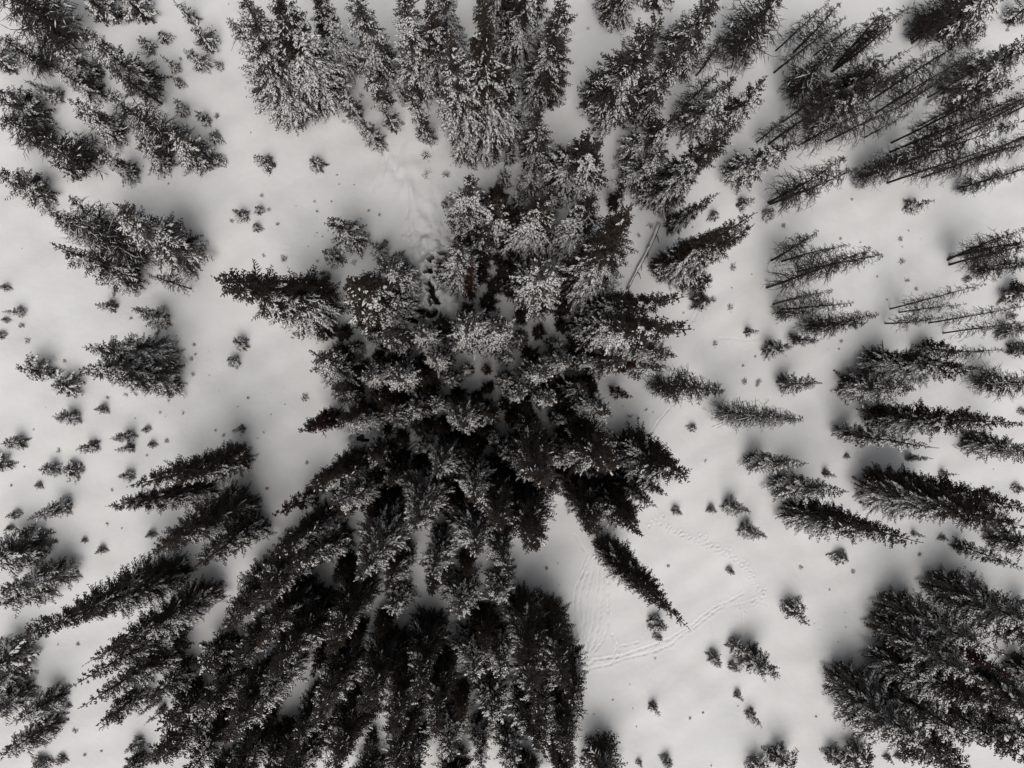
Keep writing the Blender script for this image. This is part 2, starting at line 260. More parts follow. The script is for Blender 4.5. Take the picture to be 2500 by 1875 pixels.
    ('b', 32.36, 5.32, 9.03, 1.42, 0.08, -0.55, 'middling twiggy dead tree in the lower inner part of the bare-tree clearing'),
    ('b', 29.31, 6.51, 6.28, 0.94, 0.11, -0.62, 'short twiggy dead tree in the lower inner part of the bare-tree clearing'),
    ('b', 30.88, 4.04, 4.58, 0.82, 0.04, -0.46, 'short twiggy dead tree in the upper inner part of the clearing-edge rows'),
    ('S', 28.34, 2.96, 5.0, 0.84, -0.0, 0.01, 'short broad snow-plastered spruce in the upper inner part of the clearing-edge rows'),
    ('S', 29.73, -0.33, 7.04, 1.01, 0.0, 0.14, 'middling snow-plastered spruce in the upper inner part of the clearing-edge rows'),
    ('B', 46.5, 11.31, 10.63, 1.53, 0.01, -0.03, 'tall brown leafless bare tree, lowest in the upper outer part of the bare-tree clearing'),
    ('B', 46.26, 11.75, 9.75, 1.54, -0.27, 0.94, 'middling brown leafless bare tree in the upper outer part of the bare-tree clearing'),
    ('B', 46.5, 11.98, 10.54, 1.53, 0.1, -0.41, 'tall brown leafless bare tree, topmost in the upper outer part of the bare-tree clearing'),
    ('b', 49.03, 10.76, 6.72, 1.38, 0.11, -0.53, 'middling twiggy dead tree in the lower outer part of the bare-tree clearing'),
    ('B', 51.02, 11.24, 5.18, 1.01, 0.08, -0.4, 'short brown leafless bare tree in the upper outer part of the bare-tree clearing'),
    ('B', 40.52, 6.97, 12.06, 1.03, -0.13, 0.69, 'tall brown leafless bare tree, topmost in the lower outer part of the bare-tree clearing'),
    ('B', 41.46, 6.64, 8.59, 0.87, 0.03, -0.18, 'middling brown leafless bare tree, topmost in the lower outer part of the bare-tree clearing'),
    ('B', 40.06, 5.62, 7.9, 1.06, 0.03, -0.22, 'middling brown leafless bare tree, lowest in the lower outer part of the bare-tree clearing'),
    ('B', 44.4, 5.65, 11.29, 1.04, -0.05, 0.37, 'tall brown leafless bare tree, second from the top in the lower outer bare-tree clearing'),
    ('B', 45.82, 4.64, 10.9, 1.04, -0.02, 0.22, 'tall brown leafless bare tree, lowest in the lower outer part of the bare-tree clearing'),
    ('B', 44.41, 2.49, 9.24, 1.11, -0.01, 0.11, 'middling brown leafless bare tree in the upper outer part of the clearing-edge rows'),
    ('K', 52.53, 8.47, 4.29, 1.39, -0.02, 0.13, 'short broad dusky spruce in the lower outer part of the bare-tree clearing'),
    ('S', 51.74, 4.72, 4.54, 0.78, -0.01, 0.14, 'short broad snow-plastered spruce in the lower outer part of the bare-tree clearing'),
    ('s', 52.76, 6.31, 1.03, 0.48, -0.01, 0.08, 'tiny snowy sapling, lowest in the lower outer part of the bare-tree clearing'),
    ('s', 48.17, 9.93, 0.9, 0.43, -0.02, -0.04, 'tiny snowy sapling, topmost in the lower outer part of the bare-tree clearing'),
    ('K', 53.16, 3.12, 3.01, 0.91, -0.0, 0.03, 'short broad dusky spruce, topmost in the upper outer part of the clearing-edge rows'),
    ('D', 38.83, 1.72, 13.37, 1.78, 0.02, -0.83, 'tall dark-topped spruce in the upper outer part of the clearing-edge rows'),
    ('K', 43.48, 3.2, 6.46, 1.13, 0.03, -0.65, 'short broad dusky spruce, lowest in the upper outer part of the clearing-edge rows'),
    ('S', 36.41, -0.46, 9.47, 1.64, -0.0, -0.1, 'middling broad snow-plastered spruce in the upper inner part of the clearing-edge rows'),
    ('b', 49.26, -0.11, 8.33, 1.86, -0.0, -0.08, 'middling twiggy dead tree in the upper outer part of the clearing-edge rows'),
    ('s', -35.26, -3.36, 3.49, 0.8, -0.03, 0.35, 'sturdy snowy sapling, topmost in the lower outer part of the sapling meadow'),
    ('s', -32.79, -2.51, 1.76, 0.48, -0.0, 0.06, 'small snowy sapling in the lower outer part of the sapling meadow'),
    ('s', -40.03, -5.44, 2.96, 0.8, -0.01, 0.08, 'sturdy snowy sapling in the upper outer part of the meadow foot'),
    ('S', -41.52, -7.42, 1.69, 0.92, -0.03, 0.17, 'short broad snow-plastered spruce, topmost in the upper outer part of the meadow foot'),
    ('s', -33.77, -5.8, 2.94, 0.69, 0.02, -0.1, 'sturdy snowy sapling, topmost in the upper outer part of the slope below the meadow'),
    ('s', -30.46, -4.97, 3.9, 0.64, -0.01, 0.08, 'sturdy snowy sapling, lowest in the lower outer part of the sapling meadow'),
    ('s', -30.48, -6.01, 3.16, 0.48, -0.02, 0.11, 'sturdy snowy sapling, lowest in the upper outer part of the slope below the meadow'),
    ('s', -29.08, -4.31, 1.22, 0.38, 0.01, -0.07, 'tiny snowy sapling in the lower outer part of the sapling meadow'),
    ('s', -28.63, -5.74, 1.1, 0.38, -0.01, 0.07, 'tiny snowy sapling in the upper inner part of the slope below the meadow'),
    ('s', -35.29, -7.97, 1.96, 1.07, -0.02, 0.07, 'small snowy sapling, topmost in the upper outer part of the slope below the meadow'),
    ('s', -37.15, -7.9, 2.43, 0.85, -0.05, 0.23, 'small snowy sapling in the upper inner part of the meadow foot'),
    ('s', -38.5, -9.32, 0.9, 0.38, 0.07, 0.06, 'tiny snowy sapling in the upper inner part of the meadow foot'),
    ('s', -36.23, -11.31, 5.9, 0.89, 0.01, -0.03, 'sturdy snowy sapling in the upper inner part of the meadow foot'),
    ('s', -40.47, -11.87, 1.55, 0.48, -0.01, 0.04, 'tiny snowy sapling, topmost in the upper outer part of the meadow foot'),
    ('s', -41.03, -13.07, 1.08, 0.32, 0.02, -0.07, 'tiny snowy sapling, lowest in the upper outer part of the meadow foot'),
    ('s', -34.72, -14.32, 0.9, 0.32, 0.09, 0.01, 'tiny snowy sapling, topmost in the lower outer part of the slope below the meadow'),
    ('s', -33.1, -15.13, 1.51, 0.43, 0.03, -0.06, 'tiny snowy sapling, lowest in the lower outer part of the slope below the meadow'),
    ('s', -28.61, -13.74, 1.46, 0.43, -0.02, 0.04, 'tiny snowy sapling in the lower inner part of the slope below the meadow'),
    ('s', -20.75, -4.38, 2.96, 0.43, -0.01, 0.04, 'sturdy snowy sapling in the lower inner part of the sapling meadow'),
    ('D', -20.67, -7.15, 19.42, 1.39, -0.23, 0.74, 'towering slim dark-topped spruce in the upper inner part of the slope below the meadow'),
    ('D', -24.04, -9.88, 15.27, 1.36, -0.5, 1.44, 'towering slim dark-topped spruce in the lower inner part of the slope below the meadow'),
    ('s', -30.57, -8.46, 2.07, 0.59, -0.04, 0.13, 'small snowy sapling, lowest in the upper outer part of the slope below the meadow'),
    ('K', -20.79, -11.03, 17.51, 1.68, 0.11, -0.21, 'towering dusky spruce in the lower inner part of the slope below the meadow'),
    ('K', -19.27, -12.87, 14.31, 1.49, 0.05, -0.07, 'tall dusky spruce in the lower inner part of the slope below the meadow'),
    ('S', -39.48, -14.98, 6.32, 1.97, -0.17, 0.46, 'short broad snow-plastered spruce, lowest in the upper outer part of the meadow foot'),
    ('S', -36.45, -17.1, 8.4, 1.36, -0.34, 0.77, 'middling broad snow-plastered spruce, topmost in the lower outer part of the meadow foot'),
    ('K', -10.53, -1.4, 10.5, 1.17, -0.04, 0.98, 'middling dusky spruce in the lower outer part of the dim middle grove'),
    ('D', -9.15, -2.95, 15.14, 1.37, -0.03, 0.1, 'towering slim dark-topped spruce, topmost in the upper outer part of the lower grove'),
    ('R', -12.33, -3.3, 13.61, 0.96, 0.09, -0.29, 'tall red-brown dead spruce in the upper outer part of the lower grove'),
    ('K', -6.25, -3.24, 10.83, 1.16, -0.33, 1.03, 'tall dusky spruce in the lower outer part of the dim middle grove'),
    ('S', -4.56, -2.38, 9.1, 1.13, 0.01, 0.14, 'middling snow-plastered spruce in the lower inner part of the dim middle grove'),
    ('S', -2.81, -1.94, 11.7, 0.83, 0.11, -0.1, 'tall slim snow-plastered spruce, lowest in the lower inner part of the dim middle grove'),
    ('S', -0.81, -2.77, 18.2, 1.46, 0.35, -0.28, 'towering slim snow-plastered spruce, topmost in the upper inner part of the lower grove'),
    ('S', -4.16, -5.78, 9.1, 0.64, -0.03, 0.09, 'middling slim snow-plastered spruce, lowest in the upper inner part of the lower grove'),
    ('S', -2.13, -6.27, 16.9, 1.37, -0.24, -0.01, 'towering slim snow-plastered spruce, lowest in the upper inner part of the lower grove'),
    ('S', 2.04, -5.02, 9.1, 0.64, -0.17, 0.06, 'middling slim snow-plastered spruce, topmost in the upper inner part of the lower grove'),
    ('S', 2.98, -6.1, 11.7, 0.97, 0.12, 0.03, 'tall slim snow-plastered spruce in the upper inner part of the lower grove'),
    ('D', -10.04, -7.3, 18.77, 1.45, -0.35, 0.53, 'towering slim dark-topped spruce, lowest in the upper outer part of the lower grove'),
    ('R', -14.44, -10.65, 10.65, 0.97, -0.39, 0.57, 'tall red-brown dead spruce in the lower outer part of the lower grove'),
    ('S', -9.09, -9.55, 14.81, 1.42, -0.8, 0.91, 'tall snow-plastered spruce in the lower outer part of the lower grove'),
    ('S', -3.91, -9.33, 19.5, 1.82, 0.29, -0.15, 'towering slim snow-plastered spruce, second from the top in the lower inner lower grove'),
    ('S', 0.11, -7.9, 19.5, 1.45, 0.15, 0.07, 'towering slim snow-plastered spruce, topmost in the lower inner part of the lower grove'),
    ('K', 1.75, -9.38, 20.8, 1.62, 0.07, -0.04, 'towering slim dusky spruce in the lower inner part of the lower grove'),
    ('S', 0.21, -12.04, 16.9, 1.8, 0.23, 0.3, 'towering snow-plastered spruce in the lower inner part of the lower grove'),
    ('S', -6.99, -12.67, 19.5, 1.96, -0.02, 0.13, 'towering snow-plastered spruce in the lower outer part of the lower grove'),
    ('D', -12.84, -12.15, 16.65, 1.35, -0.41, 0.47, 'towering slim dark-topped spruce in the lower outer part of the lower grove'),
    ('K', -11.73, -14.09, 16.01, 1.3, -1.12, 1.15, 'towering slim dusky spruce in the lower outer part of the lower grove'),
    ('S', -2.63, -14.23, 15.6, 1.29, -0.27, 0.13, 'towering slim snow-plastered spruce, lowest in the lower inner part of the lower grove'),
    ('K', -6.47, -8.17, 10.4, 1.08, 0.06, 0.21, 'middling dusky spruce, lowest in the upper outer part of the lower grove'),
    ('S', 2.26, -12.87, 18.2, 1.41, 0.23, -0.16, 'towering slim snow-plastered spruce, third from the top in the lower inner lower grove'),
    ('S', 3.94, -1.06, 13.0, 1.01, -0.06, 0.09, 'tall slim snow-plastered spruce, topmost in the lower inner part of the dim middle grove'),
    ('S', 6.29, -1.45, 13.0, 1.11, -0.25, -0.02, 'tall slim snow-plastered spruce in the lower outer part of the dim middle grove'),
    ('S', 9.93, -2.01, 15.6, 1.33, -0.21, -0.24, 'towering slim snow-plastered spruce in the lower outer part of the dim middle grove'),
    ('K', 9.06, -0.68, 11.7, 1.07, -0.21, 0.13, 'tall slim dusky spruce in the lower outer part of the dim middle grove'),
    ('R', 13.39, -0.9, 7.43, 0.57, -0.04, -0.42, 'middling red-brown dead spruce, lowest in the upper inner part of the path clearing'),
    ('b', 17.43, -0.34, 17.01, 1.72, -0.01, -0.36, 'towering twiggy dead tree in the upper outer part of the path clearing'),
    ('b', 23.4, -3.02, 15.99, 1.49, 0.04, 0.34, 'towering twiggy dead tree in the lower outer part of the path clearing'),
    ('K', 4.82, -6.14, 22.1, 1.93, -0.33, -0.22, 'towering slim dusky spruce in the upper inner part of the lower grove'),
    ('D', 9.42, -5.66, 19.5, 2.05, -0.09, 0.29, 'towering dark-topped spruce in the upper outer part of the lower grove'),
    ('D', 14.62, -6.1, 18.02, 2.18, -0.13, -0.28, 'towering dark-topped spruce, topmost in the lower inner part of the path clearing'),
    ('K', 14.27, -8.31, 14.5, 0.91, -0.01, -0.02, 'tall slim dusky spruce, topmost in the lower inner part of the path clearing'),
    ('K', 13.69, -9.0, 14.09, 0.92, -0.16, -0.23, 'tall slim dusky spruce, lowest in the lower inner part of the path clearing'),
    ('K', 10.12, -10.13, 15.0, 1.88, -1.19, -0.91, 'tall dusky spruce in the lower outer part of the lower grove'),
    ('D', 12.38, -10.09, 15.66, 1.64, -0.62, -0.68, 'towering dark-topped spruce, lowest in the lower inner part of the path clearing'),
    ('D', 4.41, -10.51, 20.21, 2.21, -0.36, -0.14, 'towering dark-topped spruce in the lower inner part of the lower grove'),
    ('D', 12.7, -15.72, 21.68, 1.37, 0.61, 0.54, 'towering slim dark-topped spruce in the upper inner part of the tracked clearing'),
    ('s', 20.89, -4.45, 0.96, 0.48, 0.02, 0.09, 'tiny snowy sapling in the lower outer part of the path clearing'),
    ('s', 19.38, -12.19, 2.18, 0.48, -0.06, -0.1, 'small snowy sapling, lowest in the lower outer part of the path clearing'),
    ('s', 22.61, -12.07, 1.82, 0.43, -0.01, -0.02, 'small snowy sapling, topmost in the lower outer part of the path clearing'),
    ('s', 24.29, -11.89, 5.46, 0.84, 0.19, 0.41, 'sturdy snowy sapling, topmost in the lower outer part of the path clearing'),
    ('s', 25.87, -14.16, 5.2, 0.84, 0.2, 0.37, 'sturdy snowy sapling, lowest in the lower outer part of the path clearing'),
    ('s', 24.61, -18.0, 1.35, 0.4, -0.05, -0.06, 'tiny snowy sapling in the upper outer part of the tracked clearing'),
    ('S', 26.67, -7.58, 10.14, 1.05, 0.23, 0.99, 'middling snow-plastered spruce in the lower inner part of the clearing-edge rows'),
    ('D', 38.76, -3.43, 17.98, 1.51, 0.04, 0.49, 'towering slim dark-topped spruce in the upper outer part of the clearing-edge rows'),
    ('S', 35.38, -5.01, 13.23, 1.03, -0.01, -0.09, 'tall slim snow-plastered spruce in the upper inner part of the clearing-edge rows'),
    ('s', 42.79, -7.58, 3.83, 0.42, 0.06, 0.38, 'sturdy snowy sapling in the lower outer part of the clearing-edge rows'),
    ('S', 48.71, -5.9, 8.98, 1.47, -0.05, -0.41, 'middling broad snow-plastered spruce in the upper outer part of the clearing-edge rows'),
    ('s', 36.05, -7.2, 0.9, 0.32, -0.05, -0.07, 'tiny snowy sapling in the lower inner part of the clearing-edge rows'),
    ('s', 34.0, -8.89, 2.26, 0.43, -0.01, -0.02, 'small snowy sapling, topmost in the lower inner part of the clearing-edge rows'),
    ('s', 46.05, -9.08, 2.52, 0.37, 0.04, 0.2, 'small snowy sapling, topmost in the lower outer part of the clearing-edge rows'),
    ('S', 29.43, -9.82, 11.02, 1.4, 0.31, 1.06, 'tall snow-plastered spruce in the lower inner part of the clearing-edge rows'),
    ('D', 30.95, -12.3, 17.05, 1.63, 0.37, 1.04, 'towering dark-topped spruce in the lower inner part of the clearing-edge rows'),
    ('D', 38.64, -10.56, 18.08, 2.02, 0.1, 0.36, 'towering dark-topped spruce, lowest in the lower outer part of the clearing-edge rows'),
    ('D', 41.17, -9.92, 16.26, 1.64, 0.12, 0.51, 'towering dark-topped spruce, topmost in the lower outer part of the clearing-edge rows'),
    ('s', 45.83, -15.23, 1.48, 0.38, -0.03, -0.1, 'tiny snowy sapling, lowest in the lower outer part of the clearing-edge rows'),
    ('s', 43.07, -14.84, 2.03, 0.32, 0.01, 0.02, 'small snowy sapling, lowest in the lower outer part of the clearing-edge rows'),
    ('S', 47.53, -16.03, 8.61, 0.82, -0.03, -0.1, 'middling snow-plastered spruce in the lower outer part of the clearing-edge rows'),
    ('S', 51.42, -15.39, 6.56, 1.43, 0.12, 0.42, 'middling broad snow-plastered spruce in the lower outer part of the clearing-edge rows'),
    ('s', 35.23, -16.86, 1.73, 0.91, 0.07, 0.16, 'small snowy sapling, lowest in the lower inner part of the clearing-edge rows'),
    ('s', 53.75, -10.56, 1.31, 0.59, -0.01, -0.03, 'tiny snowy sapling, topmost in the lower outer part of the clearing-edge rows'),
    ('s', 54.19, -2.96, 0.9, 0.43, -0.06, -0.06, 'tiny snowy sapling in the upper outer part of the clearing-edge rows'),
    ('S', -38.08, -18.52, 7.46, 1.42, -0.3, 0.65, 'middling broad snow-plastered spruce, second from the top in the lower outer meadow foot'),
    ('K', -26.63, -17.4, 20.12, 1.83, -0.99, 1.75, 'towering slim dusky spruce, topmost in the upper outer part of the dark bottom stand'),
    ('K', -23.61, -19.51, 17.91, 1.54, -0.96, 1.51, 'towering slim dusky spruce, lowest in the upper outer part of the dark bottom stand'),
    ('K', -26.6, -22.18, 14.69, 1.2, -0.84, 1.2, 'tall slim dusky spruce in the upper outer part of the dark bottom stand'),
    ('K', -26.36, -23.87, 13.67, 1.33, -0.86, 1.07, 'tall dusky spruce, third from the top in the upper outer dark bottom stand'),
    ('K', -29.7, -28.24, 6.42, 1.37, -0.42, 0.48, 'short broad dusky spruce, topmost in the lower outer part of the dark bottom stand'),
    ('s', -31.58, -29.89, 3.33, 0.69, -0.13, 0.14, 'sturdy snowy sapling, lowest in the lower outer part of the dark bottom stand'),
    ('K', -25.54, -25.74, 7.65, 1.12, -0.15, 0.15, 'middling dusky spruce, lowest in the upper outer part of the dark bottom stand'),
    ('s', -28.17, -28.9, 3.78, 0.42, -0.27, 0.27, 'sturdy snowy sapling, topmost in the lower outer part of the dark bottom stand'),
    ('s', -27.69, -29.7, 3.6, 0.48, -0.26, 0.25, 'sturdy snowy sapling, second from the top in the lower outer dark bottom stand'),
    ('S', -40.08, -24.32, 4.88, 1.8, -0.21, 0.36, 'short broad snow-plastered spruce, topmost in the lower outer part of the meadow foot'),
    ('S', -40.09, -25.76, 4.57, 1.2, -0.24, 0.39, 'short broad snow-plastered spruce, second from the top in the lower outer meadow foot'),
    ('S', -39.81, -27.57, 5.36, 1.44, 0.3, -0.43, 'short broad snow-plastered spruce, lowest in the lower outer part of the meadow foot'),
    ('S', -36.98, -28.29, 5.77, 1.2, -0.34, 0.46, 'short broad snow-plastered spruce in the lower inner part of the meadow foot'),
    ('S', -37.54, -30.73, 6.65, 1.31, -0.4, 0.53, 'middling broad snow-plastered spruce, lowest in the lower outer part of the meadow foot'),
    ('s', -38.05, -32.1, 1.24, 0.59, -0.01, 0.01, 'tiny snowy sapling, second from the top in the lower inner part of the meadow foot'),
    ('s', -38.15, -33.96, 1.54, 0.91, -0.01, 0.01, 'tiny snowy sapling, lowest in the lower inner part of the meadow foot'),
    ('s', -36.56, -33.8, 1.01, 0.54, 0.07, -0.07, 'tiny snowy sapling, third from the top in the lower inner part of the meadow foot'),
    ('s', -36.03, -29.1, 0.9, 0.32, 0.08, 0.04, 'tiny snowy sapling, topmost in the lower inner part of the meadow foot'),
    ('K', -23.93, -27.94, 8.23, 1.93, -0.61, 0.55, 'middling broad dusky spruce, topmost in the lower outer part of the dark bottom stand'),
    ('s', -29.82, -32.46, 2.41, 0.64, -0.17, 0.17, 'small snowy sapling in the lower outer part of the dark bottom stand'),
    ('K', -29.48, -33.73, 3.59, 0.94, -0.27, 0.24, 'short broad dusky spruce, lowest in the lower outer part of the dark bottom stand'),
    ('K', -25.35, -31.0, 7.39, 1.78, -0.47, 0.4, 'middling broad dusky spruce, second from the top in the lower outer dark bottom stand'),
    ('K', -21.75, -23.58, 7.67, 1.68, -0.38, 0.36, 'middling broad dusky spruce, topmost in the upper outer part of the dark bottom stand'),
    ('K', -18.05, -17.85, 12.86, 1.73, 0.23, -0.23, 'tall dusky spruce, topmost in the upper outer part of the dark bottom stand'),
    ('K', -15.34, -19.06, 12.79, 1.73, -0.08, 0.06, 'tall dusky spruce, second from the top in the upper outer dark bottom stand'),
    ('K', -13.18, -20.29, 16.1, 1.8, -0.41, 0.28, 'towering dusky spruce, lowest in the upper outer part of the dark bottom stand'),
    ('S', -16.25, -25.07, 10.57, 1.7, 0.09, -0.06, 'tall broad snow-plastered spruce in the upper outer part of the dark bottom stand'),
    ('K', -9.83, -18.77, 15.52, 1.71, 0.08, -0.04, 'towering dusky spruce, topmost in the upper inner part of the dark bottom stand'),
    ('K', -10.88, -24.8, 13.39, 1.88, -0.32, 0.14, 'tall dusky spruce, lowest in the upper outer part of the dark bottom stand'),
    ('S', -6.34, -19.19, 6.31, 1.38, 0.05, -0.02, 'short broad snow-plastered spruce in the upper inner part of the dark bottom stand'),
    ('K', -7.04, -24.18, 13.49, 1.97, -0.88, 0.29, 'tall dusky spruce, topmost in the upper inner part of the dark bottom stand'),
    ('K', -5.77, -25.2, 14.13, 1.82, 0.38, -0.08, 'tall dusky spruce, third from the top in the upper inner dark bottom stand'),
    ('K', -9.74, -29.24, 13.14, 1.98, -0.71, 0.26, 'tall dusky spruce, third from the top in the lower inner dark bottom stand'),
    ('K', -2.91, -25.6, 13.67, 1.68, 0.36, -0.04, 'tall dusky spruce, lowest in the upper inner part of the dark bottom stand'),
    ('S', -0.69, -18.52, 9.1, 1.67, -0.2, 0.01, 'middling broad snow-plastered spruce, second from the top in the upper inner dark bottom stand'),
    ('S', 2.55, -18.23, 7.3, 1.53, -0.44, -0.05, 'middling broad snow-plastered spruce, topmost in the upper inner part of the dark bottom stand'),
    ('S', -0.06, -23.43, 9.65, 1.71, 0.44, 0.01, 'middling broad snow-plastered spruce, lowest in the upper inner part of the dark bottom stand'),
    ('S', 2.74, -23.31, 9.91, 1.51, -0.47, -0.05, 'middling snow-plastered spruce in the upper inner part of the dark bottom stand'),
    ('S', 1.63, -28.36, 7.34, 1.73, 0.19, 0.01, 'middling broad snow-plastered spruce, topmost in the lower inner part of the dark bottom stand'),
    ('S', -2.32, -30.41, 8.41, 1.72, 0.67, -0.04, 'middling broad snow-plastered spruce, second from the top in the lower inner dark bottom stand'),
    ('S', 0.69, -31.59, 8.52, 1.11, 0.16, 0.0, 'middling snow-plastered spruce in the lower inner part of the dark bottom stand'),
    ('S', 3.31, -32.57, 7.19, 1.53, 0.43, 0.05, 'middling broad snow-plastered spruce, lowest in the lower inner part of the dark bottom stand'),
    ('K', -18.5, -26.69, 11.93, 1.99, 0.31, -0.21, 'tall broad dusky spruce, topmost in the lower outer part of the dark bottom stand'),
    ('K', -18.91, -31.97, 9.46, 1.92, -0.22, 0.13, 'middling broad dusky spruce, lowest in the lower outer part of the dark bottom stand'),
    ('K', -14.11, -32.27, 11.14, 2.0, -1.01, 0.48, 'tall broad dusky spruce, lowest in the lower outer part of the dark bottom stand'),
    ('K', -5.15, -32.5, 9.31, 1.77, 0.09, -0.01, 'middling broad dusky spruce, topmost in the lower inner part of the dark bottom stand'),
    ('K', -9.02, -35.05, 6.63, 1.79, -0.07, 0.02, 'middling broad dusky spruce, lowest in the lower inner part of the dark bottom stand'),
    ('K', -21.54, -26.3, 8.43, 1.67, 0.27, -0.22, 'middling broad dusky spruce, lowest in the upper outer part of the dark bottom stand'),
    ('K', 6.99, -21.53, 16.42, 1.8, -0.41, -0.13, 'towering dusky spruce, lowest in the upper inner part of the dark bottom stand'),
    ('K', 4.77, -20.85, 18.41, 1.78, -0.61, -0.12, 'towering dusky spruce, second from the top in the upper inner dark bottom stand'),
    ('D', 8.8, -25.01, 12.83, 1.49, -0.55, -0.18, 'tall dark-topped spruce in the upper inner part of the dark bottom stand'),
    ('D', 5.23, -28.56, 12.2, 1.89, 0.42, 0.08, 'tall dark-topped spruce, topmost in the lower inner part of the dark bottom stand'),
    ('K', 8.55, -29.57, 10.97, 1.7, -0.96, -0.24, 'tall dusky spruce, second from the top in the lower inner dark bottom stand'),
    ('K', 11.98, -34.36, 9.06, 2.0, 0.12, 0.04, 'middling broad dusky spruce in the lower inner part of the tracked clearing'),
    ('s', 17.39, -22.84, 3.14, 0.9, 0.25, 0.19, 'sturdy snowy sapling in the upper inner part of the tracked clearing'),
    ('s', 17.61, -24.23, 1.35, 0.48, 0.11, 0.08, 'tiny snowy sapling in the upper inner part of the tracked clearing'),
    ('s', 25.18, -25.13, 3.01, 1.01, -0.0, -0.0, 'sturdy snowy sapling, topmost in the upper outer part of the tracked clearing'),
    ('S', 26.19, -26.22, 6.17, 1.31, 0.43, 0.45, 'short broad snow-plastered spruce, lowest in the upper outer part of the tracked clearing'),
    ('s', 23.1, -26.2, 2.73, 0.8, -0.18, -0.15, 'sturdy snowy sapling, lowest in the upper outer part of the tracked clearing'),
    ('s', 24.85, -27.15, 2.14, 0.48, 0.05, 0.05, 'small snowy sapling in the upper outer part of the tracked clearing'),
    ('s', 17.04, -30.67, 2.54, 0.53, 0.19, 0.11, 'small snowy sapling, topmost in the lower inner part of the tracked clearing'),
    ('s', 25.37, -29.9, 1.72, 0.4, -0.0, -0.0, 'small snowy sapling in the lower outer part of the tracked clearing'),
    ('s', 26.75, -31.99, 2.87, 0.64, 0.02, 0.02, 'sturdy snowy sapling in the lower outer part of the tracked clearing'),
    ('s', 18.3, -35.87, 2.13, 0.64, 0.19, 0.1, 'small snowy sapling, lowest in the lower inner part of the tracked clearing'),
    ('s', 15.76, -35.99, 1.16, 0.32, 0.11, 0.05, 'tiny snowy sapling in the lower inner part of the tracked clearing'),
    ('S', 30.56, -21.65, 3.97, 1.03, -0.23, -0.32, 'short broad snow-plastered spruce, topmost in the upper outer part of the tracked clearing'),
    ('S', 40.61, -21.73, 13.67, 1.95, 0.38, 0.74, 'tall snow-plastered spruce, topmost in the upper outer part of the lower corner grove'),
    ('S', 39.87, -23.47, 13.91, 1.95, -0.01, -0.01, 'tall snow-plastered spruce, lowest in the upper outer part of the lower corner grove'),
    ('S', 45.66, -20.02, 12.58, 2.25, 0.11, 0.25, 'tall broad snow-plastered spruce in the upper outer part of the lower corner grove'),
    ('D', 40.24, -26.51, 14.51, 2.17, 0.75, 1.24, 'tall dark-topped spruce in the upper outer part of the lower corner grove'),
    ('S', 35.78, -28.88, 13.35, 2.3, -0.05, -0.06, 'tall broad snow-plastered spruce in the lower inner part of the lower corner grove'),
    ('D', 37.84, -31.16, 12.65, 2.25, 0.3, 0.37, 'tall broad dark-topped spruce in the lower outer part of the lower corner grove'),
    ('S', 40.76, -30.0, 11.3, 2.15, 0.41, 0.58, 'tall broad snow-plastered spruce in the lower outer part of the lower corner grove'),
    ('K', 48.47, -21.98, 10.99, 2.04, -0.17, -0.36, 'tall broad dusky spruce in the upper outer part of the lower corner grove'),
    ('K', 47.23, -27.76, 11.15, 2.03, -0.05, -0.09, 'tall broad dusky spruce in the lower outer part of the lower corner grove'),
    ('R', 44.86, -24.51, 11.56, 0.97, -0.05, -0.09, 'tall red-brown dead spruce in the upper outer part of the lower corner grove'),
    ('D', 43.59, -34.08, 9.02, 2.06, -0.49, -0.6, 'middling broad dark-topped spruce in the lower outer part of the lower corner grove'),
    ('S', 34.92, -36.04, 4.38, 0.9, -0.32, -0.3, 'short broad snow-plastered spruce, lowest in the lower inner part of the lower corner grove'),
    ('S', 37.08, -35.92, 5.17, 1.44, -0.36, -0.37, 'short broad snow-plastered spruce, topmost in the lower inner part of the lower corner grove'),
    ('S', 29.28, -35.91, 4.76, 1.2, 0.33, 0.27, 'short broad snow-plastered spruce, topmost in the lower outer part of the tracked clearing'),
    ('s', 40.53, -36.65, 1.4, 0.38, -0.09, -0.1, 'tiny snowy sapling, lowest in the lower inner part of the lower corner grove'),
    ('s', 41.62, -36.49, 1.3, 0.43, -0.09, -0.1, 'tiny snowy sapling, topmost in the lower inner part of the lower corner grove'),
    ('S', 27.0, -36.65, 3.76, 1.03, 0.3, 0.23, 'short broad snow-plastered spruce, lowest in the lower outer part of the tracked clearing'),
    ('K', 8.15, -34.52, 10.34, 1.17, -0.03, -0.31, 'middling dusky spruce in the lower inner part of the dark bottom stand'),
    ('K', -14.98, -15.36, 15.28, 1.94, 0.27, 0.1, 'towering dusky spruce, topmost in the upper outer part of the dark bottom stand'),
    ('K', -13.92, -28.81, 10.91, 1.37, 0.27, 0.23, 'tall dusky spruce, topmost in the lower outer part of the dark bottom stand'),
    ('D', -1.4, -34.92, 13.81, 1.53, -0.59, -0.09, 'tall dark-topped spruce, lowest in the lower inner part of the dark bottom stand'),
    ('K', -5.54, -28.71, 15.17, 1.8, -0.07, -0.05, 'towering dusky spruce in the lower inner part of the dark bottom stand'),
    ('K', 5.43, -25.36, 14.21, 1.86, -0.23, -0.29, 'tall dusky spruce, topmost in the lower inner part of the dark bottom stand'),
    ('K', -3.64, -22.46, 14.58, 1.65, -0.19, -0.1, 'tall dusky spruce, second from the top in the upper inner dark bottom stand'),
    ('K', -18.06, -22.07, 10.45, 1.49, -0.01, 0.05, 'middling dusky spruce, topmost in the upper outer part of the dark bottom stand'),
    ('D', -21.7, -30.28, 11.43, 1.42, 0.01, -0.04, 'tall dark-topped spruce, topmost in the lower outer part of the dark bottom stand'),
